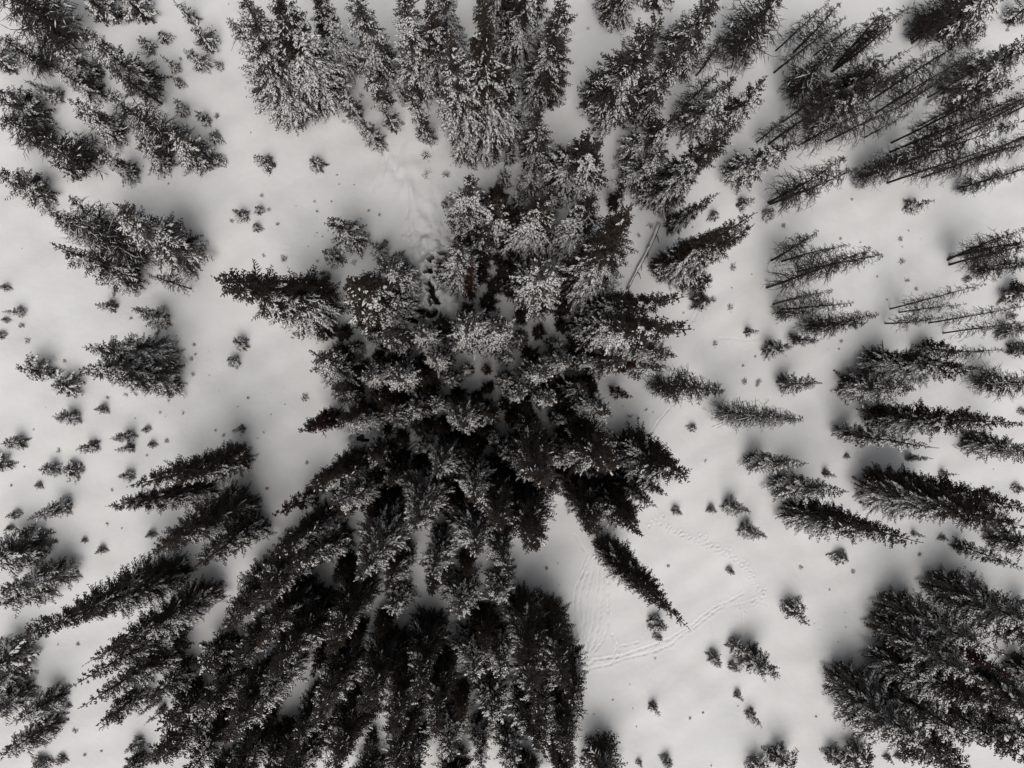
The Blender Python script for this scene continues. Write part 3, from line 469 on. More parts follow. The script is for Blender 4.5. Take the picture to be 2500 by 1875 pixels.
    ('K', -6.36, -15.89, 10.15, 1.29, -0.17, -0.15, 'middling dusky spruce in the upper inner part of the dark bottom stand'),
    ('K', 4.97, -35.62, 11.81, 1.74, 0.07, -0.08, 'tall dusky spruce, lowest in the lower inner part of the dark bottom stand'),
    ('D', -16.71, -34.83, 12.8, 1.47, -0.72, -0.15, 'tall dark-topped spruce, lowest in the lower outer part of the dark bottom stand'),
    ('K', -20.86, -34.56, 14.49, 1.93, -0.09, -0.14, 'tall dusky spruce, lowest in the lower outer part of the dark bottom stand'),
    ('S', 7.63, -3.44, 6.71, 0.76, 0.2, 0.13, 'middling snow-plastered spruce, topmost in the upper outer part of the lower grove'),
    ('K', 4.54, 3.8, 6.93, 0.86, -0.25, 0.1, 'middling dusky spruce in the upper inner part of the dim middle grove'),
    ('K', 6.71, -8.78, 9.84, 1.41, -0.26, 0.02, 'middling dusky spruce, lowest in the lower outer part of the lower grove'),
    ('K', 1.51, -2.68, 9.0, 1.17, -0.05, -0.27, 'middling dusky spruce, topmost in the upper inner part of the lower grove'),
    ('K', -7.85, -6.24, 9.2, 1.37, 0.18, -0.07, 'middling dusky spruce, topmost in the upper outer part of the lower grove'),
    ('K', 5.04, -3.83, 8.98, 1.35, -0.1, -0.09, 'middling dusky spruce, lowest in the upper inner part of the lower grove'),
    ('K', 10.44, -7.78, 7.21, 0.83, 0.04, -0.09, 'middling dusky spruce, topmost in the lower outer part of the lower grove'),
    ('S', 7.18, -6.22, 9.22, 1.3, 0.37, -0.11, 'middling snow-plastered spruce, lowest in the upper outer part of the lower grove'),
    ('S', 2.98, 18.25, 4.69, 0.68, 0.02, -0.01, 'short snow-plastered spruce in the lower inner part of the top stand'),
    ('K', 0.91, 12.37, 7.84, 1.36, 0.18, 0.11, 'middling broad dusky spruce in the upper inner part of the grove by the log'),
    ('S', 4.12, 16.0, 4.71, 0.75, 0.16, -0.06, 'short broad snow-plastered spruce, lowest in the lower inner part of the top stand'),
    ('S', 6.87, 15.92, 6.59, 1.11, 0.09, -0.0, 'middling broad snow-plastered spruce in the lower inner part of the top stand'),
    ('S', 0.51, 16.88, 4.15, 0.65, -0.05, -0.07, 'short broad snow-plastered spruce, second from the top in the lower inner top stand'),
    ('K', -0.89, 11.43, 5.82, 0.86, -0.15, 0.13, 'short dusky spruce in the upper inner part of the grove by the log'),
    ('S', 6.84, 12.13, 6.99, 1.19, -0.05, -0.1, 'middling broad snow-plastered spruce in the upper outer part of the grove by the log'),
    ('K', 3.49, 20.47, 4.31, 0.63, -0.05, -0.01, 'short dusky spruce in the lower inner part of the top stand'),
    ('S', 5.18, 17.78, 7.34, 1.08, 0.12, -0.02, 'middling snow-plastered spruce in the lower inner part of the top stand'),
    ('K', 13.27, 34.11, 13.81, 1.62, 0.17, 0.13, 'tall dusky spruce in the upper inner part of the open snow'),
    ('D', 0.27, 26.02, 11.43, 1.47, 0.01, 0.01, 'tall dark-topped spruce, lowest in the upper inner part of the top stand'),
    ('S', -1.99, 30.66, 12.0, 1.37, -0.22, 0.39, 'tall snow-plastered spruce in the upper inner part of the top stand'),
    ('K', 2.36, 32.98, 12.54, 1.73, -0.16, 0.2, 'tall dusky spruce in the upper inner part of the top stand'),
    ('D', 4.29, 30.18, 13.26, 1.79, 0.16, 0.05, 'tall dark-topped spruce, topmost in the upper inner part of the top stand'),
    ('S', 50.52, -32.76, 11.43, 1.38, 0.19, 0.24, 'tall snow-plastered spruce in the lower outer part of the lower corner grove'),
    ('D', 53.07, -30.94, 10.6, 1.17, 0.11, -0.32, 'tall dark-topped spruce in the lower outer part of the lower corner grove'),
    ('K', 46.98, -32.28, 10.33, 1.47, 0.18, 0.11, 'middling dusky spruce in the lower outer part of the lower corner grove'),
    ('K', 53.4, -22.82, 11.05, 1.33, 0.12, 0.08, 'tall dusky spruce in the upper outer part of the lower corner grove'),
    ('D', 52.84, -27.74, 10.0, 1.36, -0.38, 0.03, 'middling dark-topped spruce in the lower outer part of the lower corner grove'),
    ('B', 44.41, 27.64, 10.68, 1.08, 0.13, -0.08, 'tall brown leafless bare tree, topmost in the upper outer part of the bare-trunk wood'),
    ('B', 52.01, 22.94, 10.91, 1.0, 0.15, 0.05, 'tall brown leafless bare tree, second from the top in the lower outer bare-trunk wood'),
    ('B', 47.64, 24.28, 12.62, 1.27, 0.11, -0.38, 'tall brown leafless bare tree, topmost in the lower outer part of the bare-trunk wood'),
    ('B', 50.15, 25.68, 11.48, 1.24, 0.09, 0.04, 'tall brown leafless bare tree, fourth from the top in the upper outer bare-trunk wood'),
    ('B', 44.44, 22.22, 11.11, 1.04, 0.16, 0.07, 'tall brown leafless bare tree, fourth from the top in the lower outer bare-trunk wood'),
    ('B', 52.74, 26.22, 11.28, 1.12, 0.24, 0.22, 'tall brown leafless bare tree, second from the top in the upper outer bare-trunk wood'),
    ('B', 41.72, 26.8, 10.13, 0.94, -0.01, 0.08, 'middling brown leafless bare tree, lowest in the upper outer part of the bare-trunk wood'),
    ('B', 29.77, 24.83, 11.78, 1.12, 0.22, -0.15, 'tall brown leafless bare tree, lowest in the upper inner part of the bare-trunk wood'),
    ('B', 53.26, 20.6, 8.66, 0.8, 0.04, -0.32, 'middling brown leafless bare tree, topmost in the lower outer part of the bare-trunk wood'),
    ('U', -8.43, 2.15, 4.09, 0.67, 0.07, 0.07, 'short broad added dark spruce, fifth from the top in the upper outer dim middle grove'),
    ('U', -2.15, -9.15, 5.93, 0.9, 0.03, -0.04, 'short added dark spruce, topmost in the lower inner part of the lower grove'),
    ('U', -7.21, -10.23, 5.7, 1.19, 0.12, -0.1, 'short broad added dark spruce, lowest in the lower outer part of the lower grove'),
    ('U', -6.47, -1.88, 5.94, 1.24, -0.06, -0.12, 'short broad added dark spruce, lowest in the lower outer part of the dim middle grove'),
    ('U', -1.43, -4.82, 5.08, 0.8, -0.12, -0.04, 'short broad added dark spruce, fourth from the top in the upper inner lower grove'),
    ('U', 2.97, -2.19, 3.51, 0.62, 0.01, 0.08, 'short broad added dark spruce, fifth from the top in the lower inner dim middle grove'),
    ('U', 0.14, -5.79, 7.11, 1.37, -0.02, -0.1, 'middling broad added dark spruce, topmost in the upper inner part of the lower grove'),
    ('U', -7.42, 5.15, 6.07, 1.11, 0.22, -0.04, 'short broad added dark spruce, topmost in the lower inner part of the creek slope'),
    ('U', -9.93, 0.67, 5.13, 1.05, 0.12, -0.05, 'short broad added dark spruce, lowest in the upper outer part of the dim middle grove'),
    ('U', -7.89, -8.37, 5.0, 0.97, -0.01, -0.08, 'short broad added dark spruce, topmost in the lower outer part of the lower grove'),
    ('U', -4.1, 1.91, 4.65, 0.75, -0.07, 0.04, 'short broad added dark spruce, lowest in the upper inner part of the dim middle grove'),
    ('U', -1.69, -12.03, 5.06, 0.78, 0.05, -0.02, 'short added dark spruce, lowest in the lower inner part of the lower grove'),
    ('U', -3.71, -0.92, 4.1, 0.75, 0.02, 0.01, 'short broad added dark spruce, second from the top in the lower inner dim middle grove'),
    ('U', 7.68, -1.46, 5.99, 1.2, 0.03, -0.02, 'short broad added dark spruce, third from the top in the lower outer dim middle grove'),
    ('U', 8.39, -8.56, 5.14, 0.82, 0.03, 0.09, 'short broad added dark spruce, second from the top in the lower outer lower grove'),
    ('U', -5.34, -10.0, 5.49, 0.99, 0.04, 0.18, 'short broad added dark spruce, fifth from the top in the lower outer lower grove'),
    ('U', -10.61, -10.48, 7.23, 1.44, -0.1, -0.21, 'middling broad added dark spruce in the lower outer part of the lower grove'),
    ('U', -2.61, -10.92, 5.28, 1.09, -0.04, 0.04, 'short broad added dark spruce, lowest in the lower inner part of the lower grove'),
    ('U', 1.69, -7.84, 7.23, 1.21, 0.16, -0.01, 'middling broad added dark spruce, topmost in the lower inner part of the lower grove'),
    ('U', -2.69, -4.05, 6.5, 1.01, 0.16, 0.0, 'short added dark spruce in the upper inner part of the lower grove'),
    ('U', 0.42, -1.58, 5.75, 0.87, -0.0, -0.17, 'short added dark spruce in the lower inner part of the dim middle grove'),
    ('U', -2.71, 4.96, 5.45, 0.98, 0.14, 0.05, 'short broad added dark spruce, second from the top in the lower inner creek slope'),
    ('U', -6.03, -6.84, 3.89, 0.74, 0.04, 0.01, 'short broad added dark spruce, fifth from the top in the upper outer lower grove'),
    ('U', -4.47, 4.24, 4.12, 0.71, -0.03, -0.06, 'short broad added dark spruce, lowest in the lower inner part of the creek slope'),
    ('U', 1.64, -0.7, 3.69, 0.62, -0.11, 0.02, 'short broad added dark spruce, topmost in the lower inner part of the dim middle grove'),
    ('U', -11.72, 2.35, 4.93, 1.0, 0.08, -0.12, 'short broad added dark spruce, fourth from the top in the upper outer dim middle grove'),
    ('U', -8.32, -11.12, 7.38, 1.14, 0.1, 0.12, 'middling added dark spruce in the lower outer part of the lower grove'),
    ('U', -11.44, 4.24, 4.37, 0.83, -0.05, 0.03, 'short broad added dark spruce, lowest in the lower outer part of the creek slope'),
    ('U', -1.23, -1.39, 5.09, 0.88, -0.08, -0.0, 'short broad added dark spruce, fourth from the top in the lower inner dim middle grove'),
    ('U', -12.89, 4.42, 4.45, 0.93, 0.01, -0.23, 'short broad added dark spruce, second from the top in the lower outer creek slope'),
    ('U', 8.99, -7.26, 5.27, 0.91, -0.17, -0.13, 'short broad added dark spruce, lowest in the upper outer part of the lower grove'),
    ('U', -7.85, -1.43, 6.72, 1.35, -0.1, 0.15, 'middling broad added dark spruce, lowest in the lower outer part of the dim middle grove'),
    ('U', -6.18, -5.32, 5.41, 0.87, 0.13, 0.1, 'short broad added dark spruce, fourth from the top in the upper outer lower grove'),
    ('U', -9.14, 5.37, 5.97, 1.22, -0.11, -0.21, 'short broad added dark spruce, topmost in the lower outer part of the creek slope'),
    ('U', 9.11, -3.1, 6.16, 1.17, -0.1, 0.03, 'short broad added dark spruce, topmost in the upper outer part of the lower grove'),
    ('U', -11.92, -9.93, 3.93, 0.61, 0.03, 0.11, 'short broad added dark spruce, fourth from the top in the lower outer lower grove'),
    ('U', 0.53, -10.57, 7.35, 1.32, 0.0, 0.05, 'middling broad added dark spruce, fourth from the top in the lower inner lower grove'),
    ('U', -6.86, 2.08, 4.54, 0.9, -0.02, -0.05, 'short broad added dark spruce, sixth from the top in the upper outer dim middle grove'),
    ('U', 5.35, 2.26, 4.51, 0.9, 0.1, 0.13, 'short broad added dark spruce, topmost in the upper inner part of the dim middle grove'),
    ('U', -7.57, -4.46, 3.63, 0.59, 0.05, 0.01, 'short broad added dark spruce, third from the top in the upper outer lower grove'),
    ('U', -4.75, -11.71, 7.21, 1.38, 0.21, 0.16, 'middling broad added dark spruce, lowest in the lower inner part of the lower grove'),
    ('U', 10.03, -4.38, 7.4, 1.47, -0.29, 0.02, 'middling broad added dark spruce in the upper outer part of the lower grove'),
    ('U', 3.49, -8.63, 6.58, 1.12, -0.08, 0.05, 'middling broad added dark spruce, second from the top in the lower inner lower grove'),
    ('U', 8.65, -4.53, 4.13, 0.78, -0.03, 0.03, 'short broad added dark spruce, second from the top in the upper outer lower grove'),
    ('U', 6.66, 0.11, 6.42, 1.25, 0.04, 0.24, 'short broad added dark spruce, topmost in the lower outer part of the dim middle grove'),
    ('U', 5.32, -9.02, 4.12, 0.77, 0.11, 0.05, 'short broad added dark spruce, topmost in the lower inner part of the lower grove'),
    ('U', -4.05, 0.4, 7.31, 1.43, -0.22, 0.13, 'middling broad added dark spruce in the lower inner part of the dim middle grove'),
    ('U', -4.71, -7.4, 4.95, 0.99, -0.03, -0.06, 'short broad added dark spruce, lowest in the upper inner part of the lower grove'),
    ('U', -0.83, -6.82, 5.58, 1.1, -0.08, -0.05, 'short broad added dark spruce, fifth from the top in the upper inner lower grove'),
    ('U', -11.04, -8.78, 4.35, 0.71, -0.16, -0.08, 'short broad added dark spruce, third from the top in the lower outer lower grove'),
    ('U', -0.45, -9.19, 6.69, 1.09, 0.11, 0.06, 'middling broad added dark spruce, third from the top in the lower inner lower grove'),
    ('U', 4.71, -2.3, 6.28, 1.03, 0.05, 0.14, 'short broad added dark spruce, lowest in the lower inner part of the dim middle grove'),
    ('U', -5.15, -1.05, 4.86, 0.89, 0.2, 0.1, 'short broad added dark spruce, third from the top in the lower inner dim middle grove'),
    ('U', 5.04, -7.53, 7.48, 1.28, -0.13, -0.08, 'middling broad added dark spruce, lowest in the upper inner part of the lower grove'),
    ('U', 9.91, 3.21, 6.44, 1.29, -0.05, -0.04, 'short broad added dark spruce, third from the top in the upper outer dim middle grove'),
    ('U', -4.29, -4.09, 5.51, 1.15, -0.01, 0.1, 'short broad added dark spruce, second from the top in the upper inner lower grove'),
    ('U', 6.06, -5.26, 7.16, 1.11, -0.34, -0.1, 'middling added dark spruce in the upper outer part of the lower grove'),
    ('U', 0.93, -4.19, 5.96, 1.04, 0.01, -0.27, 'short broad added dark spruce, third from the top in the upper inner lower grove'),
    ('U', -6.74, -0.51, 6.31, 1.2, 0.07, -0.02, 'short broad added dark spruce, second from the top in the lower outer dim middle grove'),
    ('U', -1.27, -10.45, 5.92, 1.13, -0.17, -0.02, 'short broad added dark spruce, second from the top in the lower inner lower grove'),
    ('U', 3.65, -3.38, 4.21, 0.82, -0.01, 0.02, 'short broad added dark spruce, topmost in the upper inner part of the lower grove'),
    ('U', 10.43, -0.31, 7.09, 1.19, -0.07, -0.19, 'middling broad added dark spruce, topmost in the lower outer part of the dim middle grove'),
    ('U', 0.93, -25.42, 6.21, 0.92, -0.21, 0.17, 'short added dark spruce, topmost in the lower inner part of the dark bottom stand'),
    ('U', -13.18, -24.27, 6.94, 0.91, 0.2, 0.15, 'middling added dark spruce, topmost in the lower outer part of the dark bottom stand'),
    ('U', -7.62, -21.24, 6.75, 0.97, -0.01, 0.13, 'middling added dark spruce, lowest in the upper inner part of the dark bottom stand'),
    ('U', -9.13, -32.63, 5.08, 0.75, 0.07, -0.03, 'short added dark spruce, lowest in the lower inner part of the dark bottom stand'),
    ('U', -18.39, -29.6, 6.71, 1.07, 0.15, -0.27, 'middling broad added dark spruce in the lower outer part of the dark bottom stand'),
    ('U', 6.98, -31.2, 8.42, 1.14, -0.07, 0.26, 'middling added dark spruce, lowest in the lower inner part of the dark bottom stand'),
    ('U', -3.08, -16.73, 8.98, 1.24, -0.2, -0.2, 'middling added dark spruce, second from the top in the upper inner dark bottom stand'),
    ('U', -12.16, -30.51, 5.69, 0.73, 0.17, 0.15, 'short added dark spruce in the lower outer part of the dark bottom stand'),
    ('U', -9.99, -22.28, 5.53, 0.85, 0.02, -0.04, 'short added dark spruce in the upper inner part of the dark bottom stand'),
    ('U', -11.13, -16.36, 6.82, 1.08, -0.03, -0.03, 'middling broad added dark spruce in the upper outer part of the dark bottom stand'),
    ('U', -16.71, -31.38, 7.17, 1.06, -0.06, -0.25, 'middling added dark spruce, lowest in the lower outer part of the dark bottom stand'),
    ('U', -15.88, -22.51, 8.28, 1.2, 0.17, -0.06, 'middling added dark spruce in the upper outer part of the dark bottom stand'),
    ('U', 1.12, -21.36, 8.8, 1.39, -0.04, -0.19, 'middling broad added dark spruce in the upper inner part of the dark bottom stand'),
    ('U', -0.82, -28.3, 7.05, 1.07, 0.04, 0.41, 'middling added dark spruce, topmost in the lower inner part of the dark bottom stand'),
    ('U', -9.29, -14.66, 5.49, 0.86, -0.1, -0.11, 'short broad added dark spruce in the upper inner part of the dark bottom stand'),
    ('U', -0.5, -16.16, 6.92, 0.86, 0.11, -0.03, 'middling added dark spruce, topmost in the upper inner part of the dark bottom stand'),
    ('U', 5.66, 14.67, 6.96, 0.99, -0.05, 0.01, 'middling added dark spruce in the upper outer part of the grove by the log'),
    ('U', 2.35, 16.56, 6.6, 1.04, 0.02, -0.11, 'middling broad added dark spruce, topmost in the lower inner part of the top stand'),
    ('U', 0.8, 15.16, 6.56, 1.11, 0.08, -0.02, 'middling broad added dark spruce, lowest in the lower inner part of the top stand'),
    ('U', 0.84, 9.66, 4.25, 0.79, 0.08, -0.11, 'short broad added dark spruce, second from the top in lower inner grove by the log'),
    ('U', 2.05, 8.64, 4.39, 0.86, 0.15, -0.01, 'short broad added dark spruce, third from the top in lower inner grove by the log'),
    ('U', 1.44, 7.14, 4.34, 0.92, 0.09, -0.05, 'short broad added dark spruce, fourth from the top in lower inner grove by the log'),
    ('U', 2.99, 9.87, 4.84, 0.92, 0.15, -0.03, 'short broad added dark spruce, topmost in the lower inner grove by the log'),
    ('U', 3.16, 12.5, 3.96, 0.8, 0.0, 0.08, 'short broad added dark spruce, topmost in the upper outer grove by the log'),
    ('U', 3.51, 8.23, 3.72, 0.72, -0.16, -0.03, 'short broad added dark spruce, second from the top in lower outer grove by the log'),
    ('U', 3.98, 10.9, 4.5, 0.86, 0.02, 0.09, 'short broad added dark spruce, lowest in the upper outer grove by the log'),
    ('U', 0.9, 10.99, 4.96, 0.99, 0.04, 0.05, 'short broad added dark spruce, lowest in the upper inner grove by the log'),
    ('U', -0.37, 6.45, 3.69, 0.64, 0.15, 0.09, 'short broad added dark spruce, lowest in the lower inner grove by the log'),
    ('U', 2.55, 11.13, 3.22, 0.55, -0.01, 0.03, 'short broad added dark spruce, second from the top in upper inner grove by the log'),
    ('U', -0.55, 12.71, 4.14, 0.74, 0.07, -0.04, 'short broad added dark spruce, topmost in the upper inner grove by the log'),
    ('U', 8.45, 6.64, 4.69, 1.02, 0.08, 0.09, 'short broad added dark spruce, fourth from the top in lower outer grove by the log'),
    ('U', 4.79, 5.98, 4.01, 0.85, -0.03, -0.08, 'short broad added dark spruce, lowest in the lower outer grove by the log'),
    ('U', 6.32, 6.7, 3.7, 0.63, 0.08, -0.05, 'short broad added dark spruce, third from the top in lower outer grove by the log'),
    ('U', 8.33, 5.01, 4.03, 0.75, 0.0, -0.06, 'short broad added dark spruce, topmost in the upper outer part of the dim middle grove'),
    ('U', 12.12, 5.02, 4.23, 0.77, -0.03, 0.07, 'short broad added dark spruce in the lower inner part of the log-side slope'),
    ('U', 6.15, 4.45, 3.76, 0.7, -0.05, 0.07, 'short broad added dark spruce, second from the top in the upper outer dim middle grove'),
    ('U', 8.8, 8.46, 4.15, 0.85, 0.1, -0.05, 'short broad added dark spruce, topmost in the lower outer grove by the log'),
    ('t', -23.01, 24.02, 0.29, 0.33, 0.0, 0.0, 'tiny snow-capped shrub tuft in the lower inner part of the corner thicket'),
    ('t', -29.36, 19.28, 0.16, 0.15, 0.0, 0.0, 'speck-sized snow-capped shrub tuft in the lower outer part of the corner thicket'),
    ('t', -27.24, 17.81, 0.14, 0.13, 0.0, 0.0, 'speck-sized snow-capped shrub tuft in the lower inner part of the corner thicket'),
    ('t', -21.96, 34.21, 0.09, 0.07, 0.0, 0.0, 'speck-sized snow-capped shrub tuft, topmost in the upper outer part of the top stand'),
    ('t', -19.94, 22.53, 0.11, 0.09, 0.0, 0.0, 'speck-sized snow-capped shrub tuft, second from the top in the lower outer top stand'),
    ('t', -26.15, 29.05, 0.25, 0.21, 0.0, 0.0, 'tiny snow-capped shrub tuft in the upper inner part of the corner thicket'),
    ('t', -4.13, 20.78, 0.57, 0.59, 0.0, 0.0, 'small snow-capped shrub tuft, topmost in the lower inner part of the top stand'),
    ('t', -4.13, 18.96, 0.6, 0.59, 0.0, 0.0, 'small snow-capped shrub tuft, lowest in the lower inner part of the top stand'),
    ('t', -2.32, 19.1, 0.48, 0.49, 0.0, 0.0, 'small snow-capped shrub tuft, second from the top in the lower inner top stand'),
    ('t', -18.74, 24.24, 0.16, 0.13, 0.0, 0.0, 'speck-sized snow-capped shrub tuft, topmost in the lower outer part of the top stand'),
    ('t', -17.96, 24.52, 0.14, 0.11, 0.0, 0.0, 'speck-sized snow-capped shrub tuft, lowest in the upper outer part of the top stand'),
    ('t', -12.26, 18.85, 0.13, 0.14, 0.0, 0.0, 'speck-sized snow-capped shrub tuft, third from the top in the lower outer top stand'),
    ('t', -12.05, 18.0, 0.11, 0.12, 0.0, 0.0, 'speck-sized snow-capped shrub tuft, fourth from the top in the lower outer top stand'),
    ('t', -10.69, 17.98, 0.11, 0.11, 0.0, 0.0, 'speck-sized snow-capped shrub tuft, lowest in the lower outer part of the top stand'),
    ('t', -11.62, 23.79, 0.29, 0.31, 0.0, 0.0, 'tiny snow-capped shrub tuft, topmost in the lower outer part of the top stand'),
    ('t', -6.25, 23.77, 0.23, 0.22, 0.0, 0.0, 'tiny snow-capped shrub tuft in the lower inner part of the top stand'),
    ('t', -1.89, 19.97, 0.14, 0.13, 0.0, 0.0, 'speck-sized snow-capped shrub tuft, topmost in the lower inner part of the top stand'),
    ('t', -2.96, 17.75, 0.17, 0.18, 0.0, 0.0, 'speck-sized snow-capped shrub tuft, lowest in the lower inner part of the top stand'),
    ('t', -10.05, 26.27, 0.3, 0.36, 0.0, 0.0, 'small snow-capped shrub tuft in the upper outer part of the top stand'),
    ('t', 10.9, 32.94, 0.22, 0.22, 0.0, 0.0, 'tiny snow-capped shrub tuft in the upper outer part of the top stand'),
    ('t', 4.74, 30.03, 0.27, 0.27, 0.0, 0.0, 'tiny snow-capped shrub tuft in the upper inner part of the top stand'),
    ('t', 14.32, 19.55, 0.28, 0.26, 0.0, 0.0, 'tiny snow-capped shrub tuft, lowest in the lower outer part of the top stand'),
    ('t', 13.55, 21.06, 0.38, 0.31, 0.0, 0.0, 'tiny snow-capped shrub tuft, third from the top in the lower outer top stand'),
    ('t', 13.88, 21.72, 0.29, 0.26, 0.0, 0.0, 'tiny snow-capped shrub tuft, second from the top in the lower outer top stand'),
    ('t', 52.25, 34.25, 0.3, 0.28, 0.0, 0.0, 'tiny snow-capped shrub tuft in the upper outer part of the bare-trunk wood'),
    ('t', -39.92, 4.91, 0.34, 0.31, 0.0, 0.0, 'tiny snow-capped shrub tuft, second from the top in the upper outer sapling meadow'),
    ('t', -39.33, 3.52, 0.4, 0.36, 0.0, 0.0, 'small snow-capped shrub tuft in the upper outer part of the sapling meadow'),
    ('t', -21.65, 14.47, 0.22, 0.26, 0.0, 0.0, 'tiny snow-capped shrub tuft, third from the top in the upper inner sapling meadow'),
    ('t', -30.55, 5.64, 0.26, 0.22, 0.0, 0.0, 'tiny snow-capped shrub tuft, topmost in the upper outer part of the sapling meadow'),
    ('t', -28.29, 4.34, 0.31, 0.27, 0.0, 0.0, 'tiny snow-capped shrub tuft, third from the top in the upper outer sapling meadow'),
    ('t', -28.44, 3.93, 0.38, 0.32, 0.0, 0.0, 'tiny snow-capped shrub tuft, lowest in the upper outer part of the sapling meadow'),
    ('t', -26.62, 4.09, 0.16, 0.13, 0.0, 0.0, 'speck-sized snow-capped shrub tuft, third from the top in the upper inner sapling meadow'),
    ('t', -25.14, 3.31, 0.24, 0.24, 0.0, 0.0, 'tiny snow-capped shrub tuft, lowest in the upper inner part of the sapling meadow'),
    ('t', -25.04, 2.42, 0.19, 0.18, 0.0, 0.0, 'speck-sized snow-capped shrub tuft, lowest in the upper inner part of the sapling meadow'),
    ('t', -25.35, 2.0, 0.22, 0.25, 0.0, 0.0, 'tiny snow-capped shrub tuft, topmost in the lower inner part of the sapling meadow'),
    ('t', -25.15, 0.59, 0.3, 0.27, 0.0, 0.0, 'tiny snow-capped shrub tuft, second from the top in the lower inner sapling meadow'),
    ('t', -30.15, 4.02, 0.24, 0.28, 0.0, 0.0, 'tiny snow-capped shrub tuft, fourth from the top in the upper outer sapling meadow'),
    ('t', -36.31, 1.77, 0.22, 0.26, 0.0, 0.0, 'tiny snow-capped shrub tuft, topmost in the lower outer part of the sapling meadow'),
    ('t', -39.94, 11.81, 0.07, 0.08, 0.0, 0.0, 'speck-sized snow-capped shrub tuft in the upper outer part of the sapling meadow'),
    ('t', -22.15, 16.09, 0.07, 0.08, 0.0, 0.0, 'speck-sized snow-capped shrub tuft, topmost in the upper inner part of the sapling meadow'),
    ('t', -24.98, 9.08, 0.09, 0.09, 0.0, 0.0, 'speck-sized snow-capped shrub tuft, second from the top in the upper inner sapling meadow'),
    ('t', -23.87, 2.69, 0.06, 0.07, 0.0, 0.0, 'speck-sized snow-capped shrub tuft, fourth from the top in the upper inner sapling meadow'),
    ('t', -23.77, 0.53, 0.07, 0.08, 0.0, 0.0, 'speck-sized snow-capped shrub tuft, topmost in the lower inner part of the sapling meadow'),
    ('t', -19.01, 16.88, 0.23, 0.26, 0.0, 0.0, 'tiny snow-capped shrub tuft, topmost in the upper inner part of the sapling meadow'),
    ('t', -18.34, 15.57, 0.27, 0.31, 0.0, 0.0, 'tiny snow-capped shrub tuft, second from the top in the upper inner sapling meadow'),
    ('t', -17.57, 14.27, 0.21, 0.22, 0.0, 0.0, 'tiny snow-capped shrub tuft, fourth from the top in the upper inner sapling meadow'),
    ('t', -15.91, 15.93, 0.1, 0.11, 0.0, 0.0, 'speck-sized snow-capped shrub tuft, third from the top in the upper outer creek slope'),
    ('t', -14.04, 15.49, 0.19, 0.15, 0.0, 0.0, 'speck-sized snow-capped shrub tuft, fourth from the top in the upper outer creek slope'),
    ('t', -14.24, 16.38, 0.18, 0.16, 0.0, 0.0, 'speck-sized snow-capped shrub tuft, topmost in the upper outer part of the creek slope'),
    ('t', -12.73, 16.41, 0.12, 0.13, 0.0, 0.0, 'speck-sized snow-capped shrub tuft, second from the top in the upper outer creek slope'),
    ('t', -9.38, 15.62, 0.2, 0.22, 0.0, 0.0, 'tiny snow-capped shrub tuft, topmost in the upper inner part of the creek slope'),
    ('t', -8.37, 15.26, 0.21, 0.22, 0.0, 0.0, 'tiny snow-capped shrub tuft, lowest in the upper inner part of the creek slope'),
    ('t', -14.04, 13.53, 0.14, 0.14, 0.0, 0.0, 'speck-sized snow-capped shrub tuft, fifth from the top in the upper outer creek slope'),
    ('t', -13.57, 13.22, 0.12, 0.13, 0.0, 0.0, 'speck-sized snow-capped shrub tuft, seventh from the top in the upper outer creek slope'),
    ('t', -14.25, 13.26, 0.11, 0.09, 0.0, 0.0, 'speck-sized snow-capped shrub tuft, sixth from the top in the upper outer creek slope'),
    ('t', -17.0, 11.06, 0.55, 0.44, 0.0, 0.0, 'small snow-capped shrub tuft in the upper inner part of the sapling meadow'),
    ('t', -18.81, 11.4, 0.28, 0.27, 0.0, 0.0, 'tiny snow-capped shrub tuft, fifth from the top in the upper inner sapling meadow'),
    ('t', -14.04, 10.98, 0.19, 0.18, 0.0, 0.0, 'speck-sized snow-capped shrub tuft, lowest in the upper outer part of the creek slope'),
    ('t', -15.66, 10.12, 0.07, 0.08, 0.0, 0.0, 'speck-sized snow-capped shrub tuft in the lower outer part of the creek slope'),
    ('t', -14.87, 12.3, 0.07, 0.08, 0.0, 0.0, 'speck-sized snow-capped shrub tuft, eighth from the top in the upper outer creek slope'),
    ('t', -15.93, 4.14, 0.53, 0.54, 0.0, 0.0, 'small snow-capped shrub tuft, lowest in the lower outer part of the creek slope'),
    ('t', -13.53, 4.41, 0.21, 0.22, 0.0, 0.0, 'tiny snow-capped shrub tuft in the lower outer part of the creek slope'),
    ('t', -12.69, 8.19, 0.52, 0.44, 0.0, 0.0, 'small snow-capped shrub tuft, topmost in the lower outer part of the creek slope'),
    ('t', -10.69, 10.86, 0.4, 0.44, 0.0, 0.0, 'small snow-capped shrub tuft in the upper outer part of the creek slope'),
    ('t', -2.33, 5.81, 0.2, 0.23, 0.0, 0.0, 'tiny snow-capped shrub tuft in the lower inner part of the creek slope'),
    ('t', 15.88, 13.8, 0.4, 0.32, 0.0, 0.0, 'tiny snow-capped shrub tuft, lowest in the upper inner part of the log-side slope'),
    ('t', 24.97, 10.84, 0.5, 0.47, 0.0, 0.0, 'small snow-capped shrub tuft, topmost in the lower outer part of the log-side slope'),
    ('t', 24.63, 6.97, 0.43, 0.47, 0.0, 0.0, 'small snow-capped shrub tuft, lowest in the lower outer part of the log-side slope'),
    ('t', 23.05, 7.73, 0.41, 0.38, 0.0, 0.0, 'small snow-capped shrub tuft, second from the top in the lower outer log-side slope'),
    ('t', 23.23, 3.54, 0.33, 0.38, 0.0, 0.0, 'small snow-capped shrub tuft, topmost in the upper outer part of the path clearing'),
    ('t', 27.2, 2.34, 0.19, 0.17, 0.0, 0.0, 'speck-sized snow-capped shrub tuft, topmost in the upper outer part of the path clearing'),
